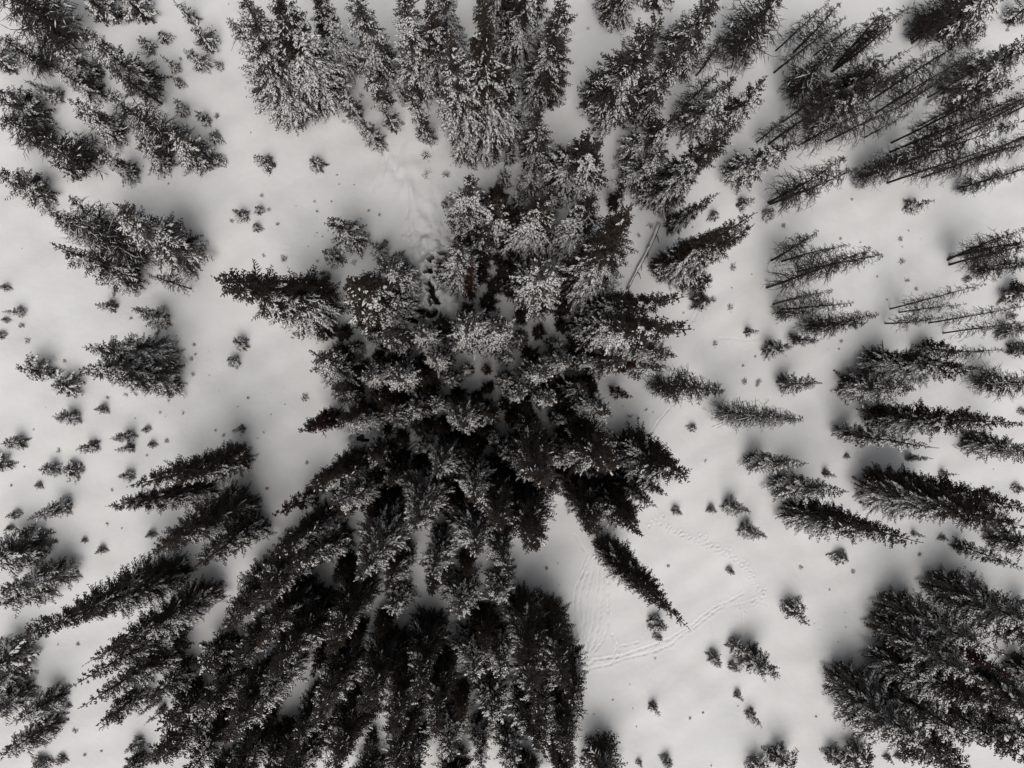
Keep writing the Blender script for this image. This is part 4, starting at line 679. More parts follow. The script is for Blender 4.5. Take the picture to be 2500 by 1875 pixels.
    ('t', 26.0, 1.45, 0.23, 0.18, 0.0, 0.0, 'speck-sized snow-capped shrub tuft, lowest in the upper outer part of the path clearing'),
    ('t', 26.12, -0.1, 0.45, 0.37, 0.0, 0.0, 'small snow-capped shrub tuft, lowest in the upper outer part of the path clearing'),
    ('t', 27.49, -0.1, 0.42, 0.37, 0.0, 0.0, 'small snow-capped shrub tuft, lowest in the upper inner part of the clearing-edge rows'),
    ('t', 16.99, 14.75, 0.41, 0.44, 0.0, 0.0, 'small snow-capped shrub tuft in the upper inner part of the log-side slope'),
    ('t', 14.33, 12.41, 0.16, 0.16, 0.0, 0.0, 'speck-sized snow-capped shrub tuft, lowest in the upper inner log-side slope'),
    ('t', 20.24, 6.5, 0.12, 0.13, 0.0, 0.0, 'speck-sized snow-capped shrub tuft in the lower inner part of the log-side slope'),
    ('t', 23.22, 6.3, 0.1, 0.08, 0.0, 0.0, 'speck-sized snow-capped shrub tuft, lowest in the lower outer log-side slope'),
    ('t', 6.43, 5.32, 0.28, 0.27, 0.0, 0.0, 'tiny snow-capped shrub tuft in the upper inner part of the dim middle grove'),
    ('t', 7.84, 6.74, 0.25, 0.22, 0.0, 0.0, 'tiny snow-capped shrub tuft in the lower outer part of the grove by the log'),
    ('t', 20.34, 14.63, 0.23, 0.23, 0.0, 0.0, 'tiny snow-capped shrub tuft, topmost in the upper inner part of the log-side slope'),
    ('t', 19.56, 14.35, 0.19, 0.21, 0.0, 0.0, 'tiny snow-capped shrub tuft, second from the top in the upper inner log-side slope'),
    ('t', 21.07, 14.64, 0.15, 0.13, 0.0, 0.0, 'speck-sized snow-capped shrub tuft, topmost in the upper inner log-side slope'),
    ('t', 24.86, 8.91, 0.14, 0.11, 0.0, 0.0, 'speck-sized snow-capped shrub tuft, second from the top in lower outer log-side slope'),
    ('t', 26.9, 10.25, 0.14, 0.11, 0.0, 0.0, 'speck-sized snow-capped shrub tuft, topmost in the lower outer log-side slope'),
    ('t', 28.16, 3.23, 0.61, 0.51, 0.0, 0.0, 'small snow-capped shrub tuft, topmost in the upper inner part of the clearing-edge rows'),
    ('t', 36.47, 17.39, 0.26, 0.22, 0.0, 0.0, 'tiny snow-capped shrub tuft, topmost in the upper inner part of the bare-tree clearing'),
    ('t', 35.38, 13.63, 0.25, 0.22, 0.0, 0.0, 'tiny snow-capped shrub tuft, third from the top in the upper inner bare-tree clearing'),
    ('t', 37.36, 13.33, 0.17, 0.18, 0.0, 0.0, 'speck-sized snow-capped shrub tuft, topmost in the upper inner bare-tree clearing'),
    ('t', 41.55, 13.72, 0.37, 0.35, 0.0, 0.0, 'tiny snow-capped shrub tuft, lowest in the upper inner part of the bare-tree clearing'),
    ('t', 41.73, 12.99, 0.14, 0.14, 0.0, 0.0, 'speck-sized snow-capped shrub tuft, lowest in the upper inner bare-tree clearing'),
    ('t', 42.37, 14.57, 0.12, 0.14, 0.0, 0.0, 'speck-sized snow-capped shrub tuft, topmost in the upper outer bare-tree clearing'),
    ('t', 41.68, 11.53, 0.36, 0.42, 0.0, 0.0, 'small snow-capped shrub tuft in the upper inner part of the bare-tree clearing'),
    ('t', 42.15, 9.74, 0.37, 0.38, 0.0, 0.0, 'small snow-capped shrub tuft in the lower outer part of the bare-tree clearing'),
    ('t', 39.11, 10.1, 0.16, 0.16, 0.0, 0.0, 'speck-sized snow-capped shrub tuft, topmost in the lower inner bare-tree clearing'),
    ('t', 43.09, 8.9, 0.32, 0.28, 0.0, 0.0, 'tiny snow-capped shrub tuft in the lower outer part of the bare-tree clearing'),
    ('t', 29.81, 14.83, 0.4, 0.32, 0.0, 0.0, 'tiny snow-capped shrub tuft, second from the top in the upper inner bare-tree clearing'),
    ('t', 34.31, 3.08, 0.14, 0.13, 0.0, 0.0, 'speck-sized snow-capped shrub tuft, topmost in the upper inner clearing-edge rows'),
    ('t', 35.64, 3.81, 0.3, 0.25, 0.0, 0.0, 'tiny snow-capped shrub tuft in the upper inner part of the clearing-edge rows'),
    ('t', 35.41, 3.08, 0.21, 0.16, 0.0, 0.0, 'speck-sized snow-capped shrub tuft, lowest in the upper inner clearing-edge rows'),
    ('t', 43.6, 13.86, 0.09, 0.07, 0.0, 0.0, 'speck-sized snow-capped shrub tuft, second from the top in upper outer bare-tree clearing'),
    ('t', 45.2, 13.77, 0.07, 0.07, 0.0, 0.0, 'speck-sized snow-capped shrub tuft, lowest in the upper outer bare-tree clearing'),
    ('t', 40.17, 7.87, 0.12, 0.13, 0.0, 0.0, 'speck-sized snow-capped shrub tuft, lowest in the lower inner bare-tree clearing'),
    ('t', -27.45, -5.42, 0.29, 0.31, 0.0, 0.0, 'tiny snow-capped shrub tuft, lowest in the lower outer part of the sapling meadow'),
    ('t', -27.95, -2.86, 0.2, 0.22, 0.0, 0.0, 'tiny snow-capped shrub tuft, fifth from the top in the lower outer sapling meadow'),
    ('t', -26.02, -2.92, 0.22, 0.24, 0.0, 0.0, 'tiny snow-capped shrub tuft, third from the top in the lower inner sapling meadow'),
    ('t', -20.29, -1.56, 0.2, 0.18, 0.0, 0.0, 'speck-sized snow-capped shrub tuft, fifth from the top in the lower inner sapling meadow'),
    ('t', -22.86, -0.93, 0.14, 0.11, 0.0, 0.0, 'speck-sized snow-capped shrub tuft, third from the top in the lower inner sapling meadow'),
    ('t', -32.58, -1.49, 0.26, 0.22, 0.0, 0.0, 'tiny snow-capped shrub tuft, fourth from the top in the lower outer sapling meadow'),
    ('t', -36.84, -6.2, 0.3, 0.29, 0.0, 0.0, 'tiny snow-capped shrub tuft in the upper inner part of the meadow foot'),
    ('t', -40.95, -9.32, 0.16, 0.14, 0.0, 0.0, 'speck-sized snow-capped shrub tuft, lowest in the upper outer part of the meadow foot'),
    ('t', -39.81, -7.67, 0.15, 0.12, 0.0, 0.0, 'speck-sized snow-capped shrub tuft, topmost in the upper outer part of the meadow foot'),
    ('t', -30.17, -3.37, 0.1, 0.11, 0.0, 0.0, 'speck-sized snow-capped shrub tuft, third from the top in the lower outer sapling meadow'),
    ('t', -32.1, -9.77, 0.24, 0.22, 0.0, 0.0, 'tiny snow-capped shrub tuft in the lower outer part of the slope below the meadow'),
    ('t', -32.71, -12.89, 0.24, 0.19, 0.0, 0.0, 'speck-sized snow-capped shrub tuft, second from the top in lower outer slope below the meadow'),
    ('t', -29.17, -6.72, 0.17, 0.14, 0.0, 0.0, 'speck-sized snow-capped shrub tuft, lowest in the upper inner slope below the meadow'),
    ('t', -27.5, -3.23, 0.13, 0.11, 0.0, 0.0, 'speck-sized snow-capped shrub tuft, second from the top in the lower outer sapling meadow'),
    ('t', -23.17, -4.5, 0.17, 0.16, 0.0, 0.0, 'speck-sized snow-capped shrub tuft, ninth from the top in the lower inner sapling meadow'),
    ('t', -22.45, -4.93, 0.19, 0.21, 0.0, 0.0, 'tiny snow-capped shrub tuft, lowest in the lower inner part of the sapling meadow'),
    ('t', -38.91, -4.32, 0.11, 0.09, 0.0, 0.0, 'speck-sized snow-capped shrub tuft, lowest in the lower outer part of the sapling meadow'),
    ('t', -37.77, -2.36, 0.11, 0.11, 0.0, 0.0, 'speck-sized snow-capped shrub tuft, topmost in the lower outer part of the sapling meadow'),
    ('t', -22.05, -5.82, 0.18, 0.15, 0.0, 0.0, 'speck-sized snow-capped shrub tuft, topmost in the upper inner slope below the meadow'),
    ('t', -20.91, -4.99, 0.14, 0.11, 0.0, 0.0, 'speck-sized snow-capped shrub tuft, eleventh from the top in the lower inner sapling meadow'),
    ('t', -21.22, -2.35, 0.12, 0.12, 0.0, 0.0, 'speck-sized snow-capped shrub tuft, seventh from the top in the lower inner sapling meadow'),
    ('t', -34.36, -11.78, 0.09, 0.09, 0.0, 0.0, 'speck-sized snow-capped shrub tuft, topmost in the lower outer slope below the meadow'),
    ('t', -31.41, -13.28, 0.13, 0.1, 0.0, 0.0, 'speck-sized snow-capped shrub tuft, lowest in the lower outer slope below the meadow'),
    ('t', -38.4, -13.33, 0.41, 0.36, 0.0, 0.0, 'small snow-capped shrub tuft in the upper inner part of the meadow foot'),
    ('t', -30.07, -1.23, 0.21, 0.23, 0.0, 0.0, 'tiny snow-capped shrub tuft, second from the top in the lower outer sapling meadow'),
    ('t', -30.97, -1.28, 0.25, 0.28, 0.0, 0.0, 'tiny snow-capped shrub tuft, third from the top in the lower outer sapling meadow'),
    ('t', -15.26, -1.57, 0.44, 0.49, 0.0, 0.0, 'small snow-capped shrub tuft in the lower outer part of the dim middle grove'),
    ('t', -18.27, -1.09, 0.16, 0.13, 0.0, 0.0, 'speck-sized snow-capped shrub tuft, fourth from the top in the lower inner sapling meadow'),
    ('t', -16.97, -2.15, 0.12, 0.1, 0.0, 0.0, 'speck-sized snow-capped shrub tuft, sixth from the top in the lower inner sapling meadow'),
    ('t', -18.22, -3.05, 0.1, 0.11, 0.0, 0.0, 'speck-sized snow-capped shrub tuft, eighth from the top in the lower inner sapling meadow'),
    ('t', -18.84, -4.68, 0.22, 0.18, 0.0, 0.0, 'speck-sized snow-capped shrub tuft, tenth from the top in the lower inner sapling meadow'),
    ('t', -19.41, -5.21, 0.19, 0.15, 0.0, 0.0, 'speck-sized snow-capped shrub tuft, lowest in the lower inner part of the sapling meadow'),
    ('t', -19.41, -6.74, 0.26, 0.23, 0.0, 0.0, 'tiny snow-capped shrub tuft, topmost in the upper inner slope below the meadow'),
    ('t', -15.01, -7.51, 0.25, 0.26, 0.0, 0.0, 'tiny snow-capped shrub tuft in the upper outer part of the lower grove'),
    ('t', -18.49, -9.81, 0.25, 0.23, 0.0, 0.0, 'tiny snow-capped shrub tuft, lowest in the upper inner slope below the meadow'),
    ('t', -17.08, -0.72, 0.09, 0.1, 0.0, 0.0, 'speck-sized snow-capped shrub tuft, second from the top in the lower inner sapling meadow'),
    ('t', 22.17, -7.59, 0.2, 0.24, 0.0, 0.0, 'tiny snow-capped shrub tuft in the lower outer part of the path clearing'),
    ('t', 14.95, -3.32, 0.4, 0.32, 0.0, 0.0, 'tiny snow-capped shrub tuft, topmost in the lower inner part of the path clearing'),
    ('t', 15.73, -3.54, 0.24, 0.22, 0.0, 0.0, 'tiny snow-capped shrub tuft, lowest in the lower inner part of the path clearing'),
    ('t', 16.51, -2.72, 0.22, 0.21, 0.0, 0.0, 'tiny snow-capped shrub tuft in the upper inner part of the path clearing'),
    ('t', 7.09, -17.64, 0.3, 0.25, 0.0, 0.0, 'tiny snow-capped shrub tuft in the upper inner part of the dark bottom stand'),
    ('t', 18.7, -17.59, 0.24, 0.24, 0.0, 0.0, 'tiny snow-capped shrub tuft in the upper inner part of the tracked clearing'),
    ('t', 27.37, -0.42, 0.38, 0.32, 0.0, 0.0, 'tiny snow-capped shrub tuft in the upper outer part of the path clearing'),
    ('t', 14.29, -2.39, 0.15, 0.12, 0.0, 0.0, 'speck-sized snow-capped shrub tuft, topmost in the upper inner part of the path clearing'),
    ('t', 8.18, -17.17, 0.11, 0.11, 0.0, 0.0, 'speck-sized snow-capped shrub tuft in the lower outer part of the lower grove'),
    ('t', 17.18, -2.94, 0.11, 0.11, 0.0, 0.0, 'speck-sized snow-capped shrub tuft, lowest in the upper inner part of the path clearing'),
    ('t', 31.65, -17.93, 0.33, 0.34, 0.0, 0.0, 'tiny snow-capped shrub tuft, topmost in the upper outer part of the tracked clearing'),
    ('t', 36.8, -18.42, 0.28, 0.3, 0.0, 0.0, 'tiny snow-capped shrub tuft in the upper inner part of the lower corner grove'),
    ('t', 43.64, -16.91, 0.32, 0.3, 0.0, 0.0, 'tiny snow-capped shrub tuft in the lower inner part of the clearing-edge rows'),
    ('t', 51.33, -8.68, 0.09, 0.09, 0.0, 0.0, 'speck-sized snow-capped shrub tuft in the lower outer part of the clearing-edge rows'),
    ('t', 37.29, -6.93, 0.07, 0.07, 0.0, 0.0, 'speck-sized snow-capped shrub tuft in the lower inner part of the clearing-edge rows'),
    ('t', -35.47, -31.38, 0.32, 0.36, 0.0, 0.0, 'small snow-capped shrub tuft in the lower outer part of the dark bottom stand'),
    ('t', -38.74, -26.03, 0.39, 0.32, 0.0, 0.0, 'tiny snow-capped shrub tuft in the lower inner part of the meadow foot'),
    ('t', -34.68, -33.65, 0.19, 0.19, 0.0, 0.0, 'speck-sized snow-capped shrub tuft, lowest in the lower outer dark bottom stand'),
    ('t', -33.18, -33.29, 0.18, 0.17, 0.0, 0.0, 'speck-sized snow-capped shrub tuft, second from the top in lower outer dark bottom stand'),
    ('t', -35.35, -23.73, 0.23, 0.22, 0.0, 0.0, 'tiny snow-capped shrub tuft in the upper outer part of the dark bottom stand'),
    ('t', -37.04, -23.69, 0.11, 0.09, 0.0, 0.0, 'speck-sized snow-capped shrub tuft in the lower inner part of the meadow foot'),
    ('t', -25.05, -21.47, 0.11, 0.11, 0.0, 0.0, 'speck-sized snow-capped shrub tuft in the upper outer part of the dark bottom stand'),
    ('t', -27.61, -28.66, 0.16, 0.13, 0.0, 0.0, 'speck-sized snow-capped shrub tuft, topmost in the lower outer dark bottom stand'),
    ('t', 8.29, -19.2, 0.18, 0.17, 0.0, 0.0, 'speck-sized snow-capped shrub tuft in the upper inner part of the dark bottom stand'),
    ('t', 15.2, -27.91, 0.1, 0.09, 0.0, 0.0, 'speck-sized snow-capped shrub tuft, second from the top in the upper inner tracked clearing'),
    ('t', 14.98, -28.73, 0.14, 0.13, 0.0, 0.0, 'speck-sized snow-capped shrub tuft, lowest in the upper inner part of the tracked clearing'),
    ('t', 13.37, -30.16, 0.11, 0.13, 0.0, 0.0, 'speck-sized snow-capped shrub tuft, topmost in the lower inner part of the tracked clearing'),
    ('t', 15.26, -30.99, 0.11, 0.1, 0.0, 0.0, 'speck-sized snow-capped shrub tuft, second from the top in the lower inner tracked clearing'),
    ('t', 11.54, -31.36, 0.1, 0.11, 0.0, 0.0, 'speck-sized snow-capped shrub tuft, third from the top in the lower inner tracked clearing'),
    ('t', 15.65, -32.77, 0.09, 0.1, 0.0, 0.0, 'speck-sized snow-capped shrub tuft, lowest in the lower inner part of the tracked clearing'),
    ('t', 21.98, -31.54, 0.22, 0.18, 0.0, 0.0, 'speck-sized snow-capped shrub tuft, second from the top in the lower outer tracked clearing'),
    ('t', 20.74, -32.0, 0.19, 0.21, 0.0, 0.0, 'tiny snow-capped shrub tuft in the lower inner part of the tracked clearing'),
    ('t', 17.48, -26.38, 0.17, 0.16, 0.0, 0.0, 'speck-sized snow-capped shrub tuft, topmost in the upper inner part of the tracked clearing'),
    ('t', 25.55, -31.21, 0.13, 0.11, 0.0, 0.0, 'speck-sized snow-capped shrub tuft, topmost in the lower outer part of the tracked clearing'),
    ('t', 22.78, -36.56, 0.14, 0.13, 0.0, 0.0, 'speck-sized snow-capped shrub tuft, lowest in the lower outer part of the tracked clearing'),
    ('t', 22.88, -25.59, 0.21, 0.22, 0.0, 0.0, 'tiny snow-capped shrub tuft, lowest in the upper outer part of the tracked clearing'),
    ('t', 34.48, -20.12, 0.17, 0.16, 0.0, 0.0, 'speck-sized snow-capped shrub tuft, topmost in the upper inner lower corner grove'),
    ('t', 36.15, -22.4, 0.09, 0.08, 0.0, 0.0, 'speck-sized snow-capped shrub tuft, second from the top in upper inner lower corner grove'),
    ('t', 36.17, -23.8, 0.18, 0.15, 0.0, 0.0, 'speck-sized snow-capped shrub tuft, fifth from the top in upper inner lower corner grove'),
    ('t', 38.21, -23.12, 0.12, 0.13, 0.0, 0.0, 'speck-sized snow-capped shrub tuft, third from the top in upper inner lower corner grove'),
    ('t', 33.36, -32.53, 0.14, 0.13, 0.0, 0.0, 'speck-sized snow-capped shrub tuft, lowest in the lower inner lower corner grove'),
    ('t', 36.95, -32.59, 0.13, 0.13, 0.0, 0.0, 'speck-sized snow-capped shrub tuft, topmost in the lower inner lower corner grove'),
    ('t', 35.37, -25.24, 0.08, 0.08, 0.0, 0.0, 'speck-sized snow-capped shrub tuft, lowest in the upper inner lower corner grove'),
    ('t', 32.99, -23.39, 0.1, 0.08, 0.0, 0.0, 'speck-sized snow-capped shrub tuft in the upper outer part of the tracked clearing'),
    ('t', 38.97, -23.76, 0.13, 0.12, 0.0, 0.0, 'speck-sized snow-capped shrub tuft, fourth from the top in upper inner lower corner grove'),
]
GROOVES = [
    (0.14, 0.09, [(10.6, -18.04), (9.83, -19.45), (9.66, -21.19), (9.77, -22.94), (9.94, -24.48), (10.27, -26.02), (10.38, -26.89)]),
    (0.12, 0.09, [(10.93, -18.16), (10.38, -19.68), (10.16, -21.2), (10.38, -22.96), (10.82, -24.5), (10.93, -25.93), (10.38, -26.79)]),
    (0.1, 0.1, [(11.7, -16.75), (11.37, -18.39), (10.93, -20.02), (10.82, -21.66), (10.6, -23.29), (10.38, -24.93), (10.27, -26.45)]),
    (0.1, 0.09, [(12.14, -17.31), (11.92, -19.49), (11.7, -21.13), (11.48, -22.98), (11.04, -24.51), (10.6, -26.03)]),
    (0.12, 0.1, [(12.58, -16.22), (12.47, -18.41), (12.36, -20.05), (12.25, -21.69), (12.03, -23.11), (11.7, -24.52), (11.04, -25.82)]),
    (0.16, 0.09, [(12.97, -15.68), (12.92, -18.42), (12.89, -20.06), (12.94, -21.7), (13.09, -23.02), (13.36, -24.13), (13.75, -24.9), (13.97, -25.57), (13.59, -26.33), (13.14, -26.81)]),
    (0.12, 0.09, [(12.97, -19.51), (12.97, -21.71), (12.86, -23.24), (12.48, -24.54), (11.7, -25.4), (10.82, -26.25)]),
    (0.1, 0.09, [(9.5, -21.19), (9.55, -22.72), (9.89, -24.04), (10.05, -25.35)]),
    (0.1, 0.09, [(8.73, -21.94), (8.9, -22.49)]),
    (0.14, 0.1, [(13.75, -24.9), (13.59, -25.89), (12.59, -26.24), (11.71, -26.27), (10.82, -26.91), (10.38, -27.44)]),
    (0.15, 0.1, [(10.38, -27.44), (11.48, -27.04), (13.14, -26.81), (14.25, -26.34), (15.92, -26.06), (17.59, -25.67), (18.94, -25.15), (20.17, -23.97), (21.07, -23.55), (22.08, -22.8), (23.32, -21.94), (24.34, -21.41)]),
    (0.15, 0.1, [(11.48, -26.27), (13.14, -26.15), (14.36, -26.02), (15.92, -25.51), (17.59, -25.0), (18.82, -24.54), (20.06, -23.74), (21.07, -23.22), (21.97, -22.46), (23.21, -21.61), (24.68, -21.08), (26.04, -20.34)]),
    (0.1, 0.08, [(13.92, -25.13), (14.81, -25.04), (15.81, -24.79)]),
    (0.08, 0.09, [(16.14, -21.34), (16.25, -22.33), (16.47, -23.43), (16.59, -24.54)]),
    (0.12, 0.1, [(25.59, -20.99), (25.93, -22.0), (26.05, -23.45), (26.16, -24.23)]),
    (0.08, 0.08, [(28.45, -21.5), (27.18, -20.92), (26.04, -21.34), (24.91, -21.53)]),
    (0.05, 0.08, [(24.67, -28.02), (24.62, -28.22), (24.48, -28.39), (24.26, -28.5), (24.01, -28.53), (23.76, -28.49), (23.55, -28.36), (23.41, -28.19), (23.36, -27.98), (23.41, -27.78), (23.55, -27.61), (23.76, -27.5), (24.01, -27.47), (24.26, -27.52), (24.48, -27.64), (24.62, -27.81), (24.67, -28.02)]),
    (0.05, 0.09, [(-21.98, 27.4), (-22.04, 27.13), (-22.2, 26.89), (-22.45, 26.73), (-22.75, 26.67), (-23.04, 26.71), (-23.29, 26.86), (-23.45, 27.09), (-23.51, 27.36), (-23.45, 27.63), (-23.28, 27.87), (-23.04, 28.03), (-22.74, 28.09), (-22.45, 28.05), (-22.2, 27.9), (-22.04, 27.67), (-21.98, 27.4)]),
    (0.05, 0.08, [(33.95, -23.47), (33.92, -23.61), (33.82, -23.74), (33.68, -23.81), (33.51, -23.84), (33.34, -23.81), (33.2, -23.72), (33.11, -23.6), (33.07, -23.45), (33.1, -23.3), (33.2, -23.18), (33.34, -23.1), (33.51, -23.08), (33.68, -23.11), (33.82, -23.2), (33.92, -23.32), (33.95, -23.47)]),
    (0.14, 0.07, [(19.02, -2.29), (18.24, -3.17), (17.57, -3.93), (17.24, -4.59), (16.79, -5.14)]),
    (0.1, 0.09, [(9.72, -14.47), (10.38, -15.36), (10.93, -16.46), (10.38, -17.76), (10.05, -18.63)]),
    (0.1, 0.09, [(12.03, -15.38), (11.26, -16.47), (10.82, -17.55), (10.27, -18.63)]),
    (0.06, 0.09, [(16.23, -3.71), (16.12, -4.37), (16.34, -4.7)]),
    (0.12, 0.14, [(4.04, 3.47), (5.99, 4.35), (8.39, 5.44), (10.8, 7.31), (12.12, 8.19)]),
    (0.1, 0.14, [(3.82, 2.98), (6.1, 3.97), (8.61, 5.12), (10.36, 6.11)]),
    (0.07, 0.1, [(22.03, 10.26), (21.93, 8.05), (21.93, 5.85), (22.16, 3.65)]),
    (0.08, 0.1, [(23.05, 10.38), (22.71, 8.06), (21.7, 6.84), (21.14, 5.74)]),
    (0.06, 0.1, [(23.73, 4.1), (25.43, 3.99), (26.68, 3.89), (27.71, 4.11)]),
    (0.22, 0.16, [(-7.74, 20.7), (-7.84, 19.84), (-8.16, 18.56), (-9.11, 17.58), (-10.48, 16.49)]),
    (0.22, 0.22, [(-7.42, 19.74), (-6.57, 18.7), (-5.94, 17.85), (-5.73, 16.79)]),
    (0.18, 0.3, [(-6.04, 23.83), (-5.94, 22.55), (-6.68, 21.25), (-7.1, 19.75)]),
    (0.22, 0.2, [(-5.84, 15.73), (-5.94, 14.66), (-5.73, 13.38), (-5.52, 12.31), (-5.41, 11.67)]),
    (0.1, 0.15, [(-2.54, 14.61), (-2.86, 13.85), (-3.07, 13.42)]),
    (0.06, 0.1, [(-15.6, 13.03), (-16.43, 12.49), (-17.05, 11.95)]),
]
FOOT_TRAIL = [[(16.8, -13.26), (18.14, -13.72), (19.48, -14.4), (21.06, -14.98), (22.64, -15.33), (23.99, -16.02), (24.9, -16.92), (26.04, -17.83), (27.18, -19.19), (27.98, -20.31), (27.18, -21.3), (25.93, -21.94)]]
CREEK_HOLES = [
    (0.17, [(-3.61, 11.27), (-3.73, 11.0)]),
    (0.16, [(-4.09, 10.09), (-3.82, 10.32), (-3.69, 10.09)]),
    (0.15, [(-2.32, 11.77), (-2.7, 11.82)]),
    (0.17, [(-2.43, 11.12), (-2.75, 10.9), (-2.84, 10.42), (-3.02, 10.1), (-2.91, 9.83), (-3.16, 9.56)]),
    (0.15, [(-3.91, 9.07), (-3.93, 8.85)]),
    (0.2, [(-3.84, 8.37), (-3.61, 8.54), (-3.52, 8.05), (-3.61, 7.79), (-3.34, 7.57), (-3.13, 7.25)]),
    (0.12, [(-3.82, 7.46), (-3.61, 7.68)]),
    (0.13, [(-5.58, 6.0), (-5.1, 6.28), (-4.78, 6.54)]),
    (0.2, [(-4.67, 6.49), (-4.35, 6.33), (-4.03, 6.12), (-3.61, 5.96), (-3.34, 6.29)]),
    (0.17, [(-5.58, 5.79), (-5.31, 5.58), (-4.99, 5.49)]),
    (0.18, [(-8.28, 3.53), (-8.07, 3.21), (-7.7, 3.0)]),
    (0.17, [(-8.28, 2.63), (-8.12, 2.36), (-8.07, 2.04)]),
    (0.18, [(-10.13, -4.3), (-9.61, -4.36)]),
    (0.2, [(-10.35, -5.2), (-10.24, -5.53)]),
    (0.14, [(-9.87, -5.63), (-9.77, -5.53)]),
    (0.09, [(-2.99, 8.54), (-2.97, 8.6)]),
    (0.09, [(-3.71, 7.03), (-3.69, 6.93)]),
]
BANK_PTS = [(-4.88, 12.11), (-4.35, 13.72), (-3.71, 12.87), (-4.88, 14.78), (-4.03, 15.87), (-3.18, 14.27), (-5.09, 16.38), (-5.62, 18.08), (-6.47, 19.03)]
LOGS = [((17.77, 14.87), (14.83, 8.43), 0.19), ((-5.05, -5.72), (-7.87, -7.68), 0.16)]


# ------------------------------------------------------------------ materials
def noise_mat(name, c1, c2, scale, rough=0.85, bump=None, detail=6.0, island=0.0, lo=0.35, hi=0.65):
    m = bpy.data.materials.new(name)
    m.use_nodes = True
    n, l = m.node_tree.nodes, m.node_tree.links
    p = n['Principled BSDF']
    tc = n.new('ShaderNodeTexCoord')
    nz = n.new('ShaderNodeTexNoise')
    nz.inputs['Scale'].default_value = scale
    nz.inputs['Detail'].default_value = detail
    l.new(tc.outputs['Object'], nz.inputs['Vector'])
    mr = n.new('ShaderNodeMapRange')
    mr.inputs[1].default_value = lo
    mr.inputs[2].default_value = hi
    l.new(nz.outputs['Fac'], mr.inputs[0])
    fac = mr.outputs[0]
    if island > 0:
        oi = n.new('ShaderNodeObjectInfo')
        mx = n.new('ShaderNodeMix')
        mx.data_type = 'FLOAT'
        mx.inputs[0].default_value = island
        l.new(fac, mx.inputs[2])
        l.new(oi.outputs['Random'], mx.inputs[3])
        fac = mx.outputs[0]
    cr = n.new('ShaderNodeMix')
    cr.data_type = 'RGBA'
    l.new(fac, cr.inputs[0])
    cr.inputs[6].default_value = (*c1, 1)
    cr.inputs[7].default_value = (*c2, 1)
    l.new(cr.outputs[2], p.inputs['Base Color'])
    p.inputs['Roughness'].default_value = rough
    p.inputs['Specular IOR Level'].default_value = 0.25
    if bump:
        bs, bd = bump
        n2 = n.new('ShaderNodeTexNoise')
        n2.inputs['Scale'].default_value = bs
        n2.inputs['Detail'].default_value = 8
        l.new(tc.outputs['Object'], n2.inputs['Vector'])
        b = n.new('ShaderNodeBump')
        b.inputs['Distance'].default_value = bd
        b.inputs['Strength'].default_value = 1.0
        l.new(n2.outputs['Fac'], b.inputs['Height'])
        l.new(b.outputs[0], p.inputs['Normal'])
    return m

M_GROUND = noise_mat('ground_snow', (0.755, 0.751, 0.743), (0.81, 0.808, 0.803), 0.35, 0.7, (1.6, 0.05))
M_SNOW = noise_mat('branch_snow', (0.76, 0.745, 0.73), (0.84, 0.83, 0.82), 3.0, 0.7)
def dusted(m, amount, tint=(0.62, 0.62, 0.63)):
    """fine snow dust caught on the needles' upper faces, in patches"""
    n, l = m.node_tree.nodes, m.node_tree.links
    p = n['Principled BSDF']
    src = p.inputs['Base Color'].links[0].from_socket
    ge = n.new('ShaderNodeNewGeometry')
    sx = n.new('ShaderNodeSeparateXYZ')
    l.new(ge.outputs['True Normal'], sx.inputs[0])
    mr = n.new('ShaderNodeMapRange')
    mr.inputs[1].default_value = 0.1
    mr.inputs[2].default_value = 0.95
    mr.inputs[4].default_value = amount
    l.new(sx.outputs['Z'], mr.inputs[0])
    tc = n.new('ShaderNodeTexCoord')
    nz = n.new('ShaderNodeTexNoise')
    nz.inputs['Scale'].default_value = 0.9
    nz.inputs['Detail'].default_value = 5
    l.new(tc.outputs['Object'], nz.inputs['Vector'])
    m2 = n.new('ShaderNodeMapRange')
    m2.inputs[1].default_value = 0.38
    m2.inputs[2].default_value = 0.62
    l.new(nz.outputs['Fac'], m2.inputs[0])
    mu = n.new('ShaderNodeMath')
    mu.operation = 'MULTIPLY'
    l.new(mr.outputs[0], mu.inputs[0])
    l.new(m2.outputs[0], mu.inputs[1])
    mx = n.new('ShaderNodeMix')
    mx.data_type = 'RGBA'
    l.new(mu.outputs[0], mx.inputs[0])
    l.new(src, mx.inputs[6])
    mx.inputs[7].default_value = (*tint, 1)
    l.new(mx.outputs[2], p.inputs['Base Color'])
    return m

NC = ((0.014, 0.0115, 0.008), (0.046, 0.030, 0.0195))
M_NEEDLE = dusted(noise_mat('spruce_needles', *NC, 1.3, 0.85, island=0.4), 0.07)
M_NEEDLE_S = dusted(noise_mat('frosted_needles', *NC, 1.3, 0.85, island=0.4), 0.36)
M_NEEDLE_F = dusted(noise_mat('hoary_needles', *NC, 1.3, 0.85, island=0.4), 0.75)
M_NEEDLE_K = dusted(noise_mat('dusted_needles', *NC, 1.3, 0.85, island=0.4), 0.2)
M_RED = noise_mat('dead_needles', (0.016, 0.009, 0.008), (0.060, 0.024, 0.016), 1.5, 0.9, island=0.3)
M_BARK = noise_mat('spruce_bark', (0.022, 0.016, 0.013), (0.055, 0.042, 0.036), 4.0, 0.9, (9.0, 0.03))
M_TWIG = noise_mat('bare_twigs', (0.018, 0.014, 0.013), (0.060, 0.050, 0.047), 1.2, 0.9, island=0.4)
M_WATER = noise_mat('creek_water', (0.004, 0.005, 0.006), (0.010, 0.011, 0.011), 2.0, 0.3)
M_WATER.node_tree.nodes['Principled BSDF'].inputs['Specular IOR Level'].default_value = 0.12
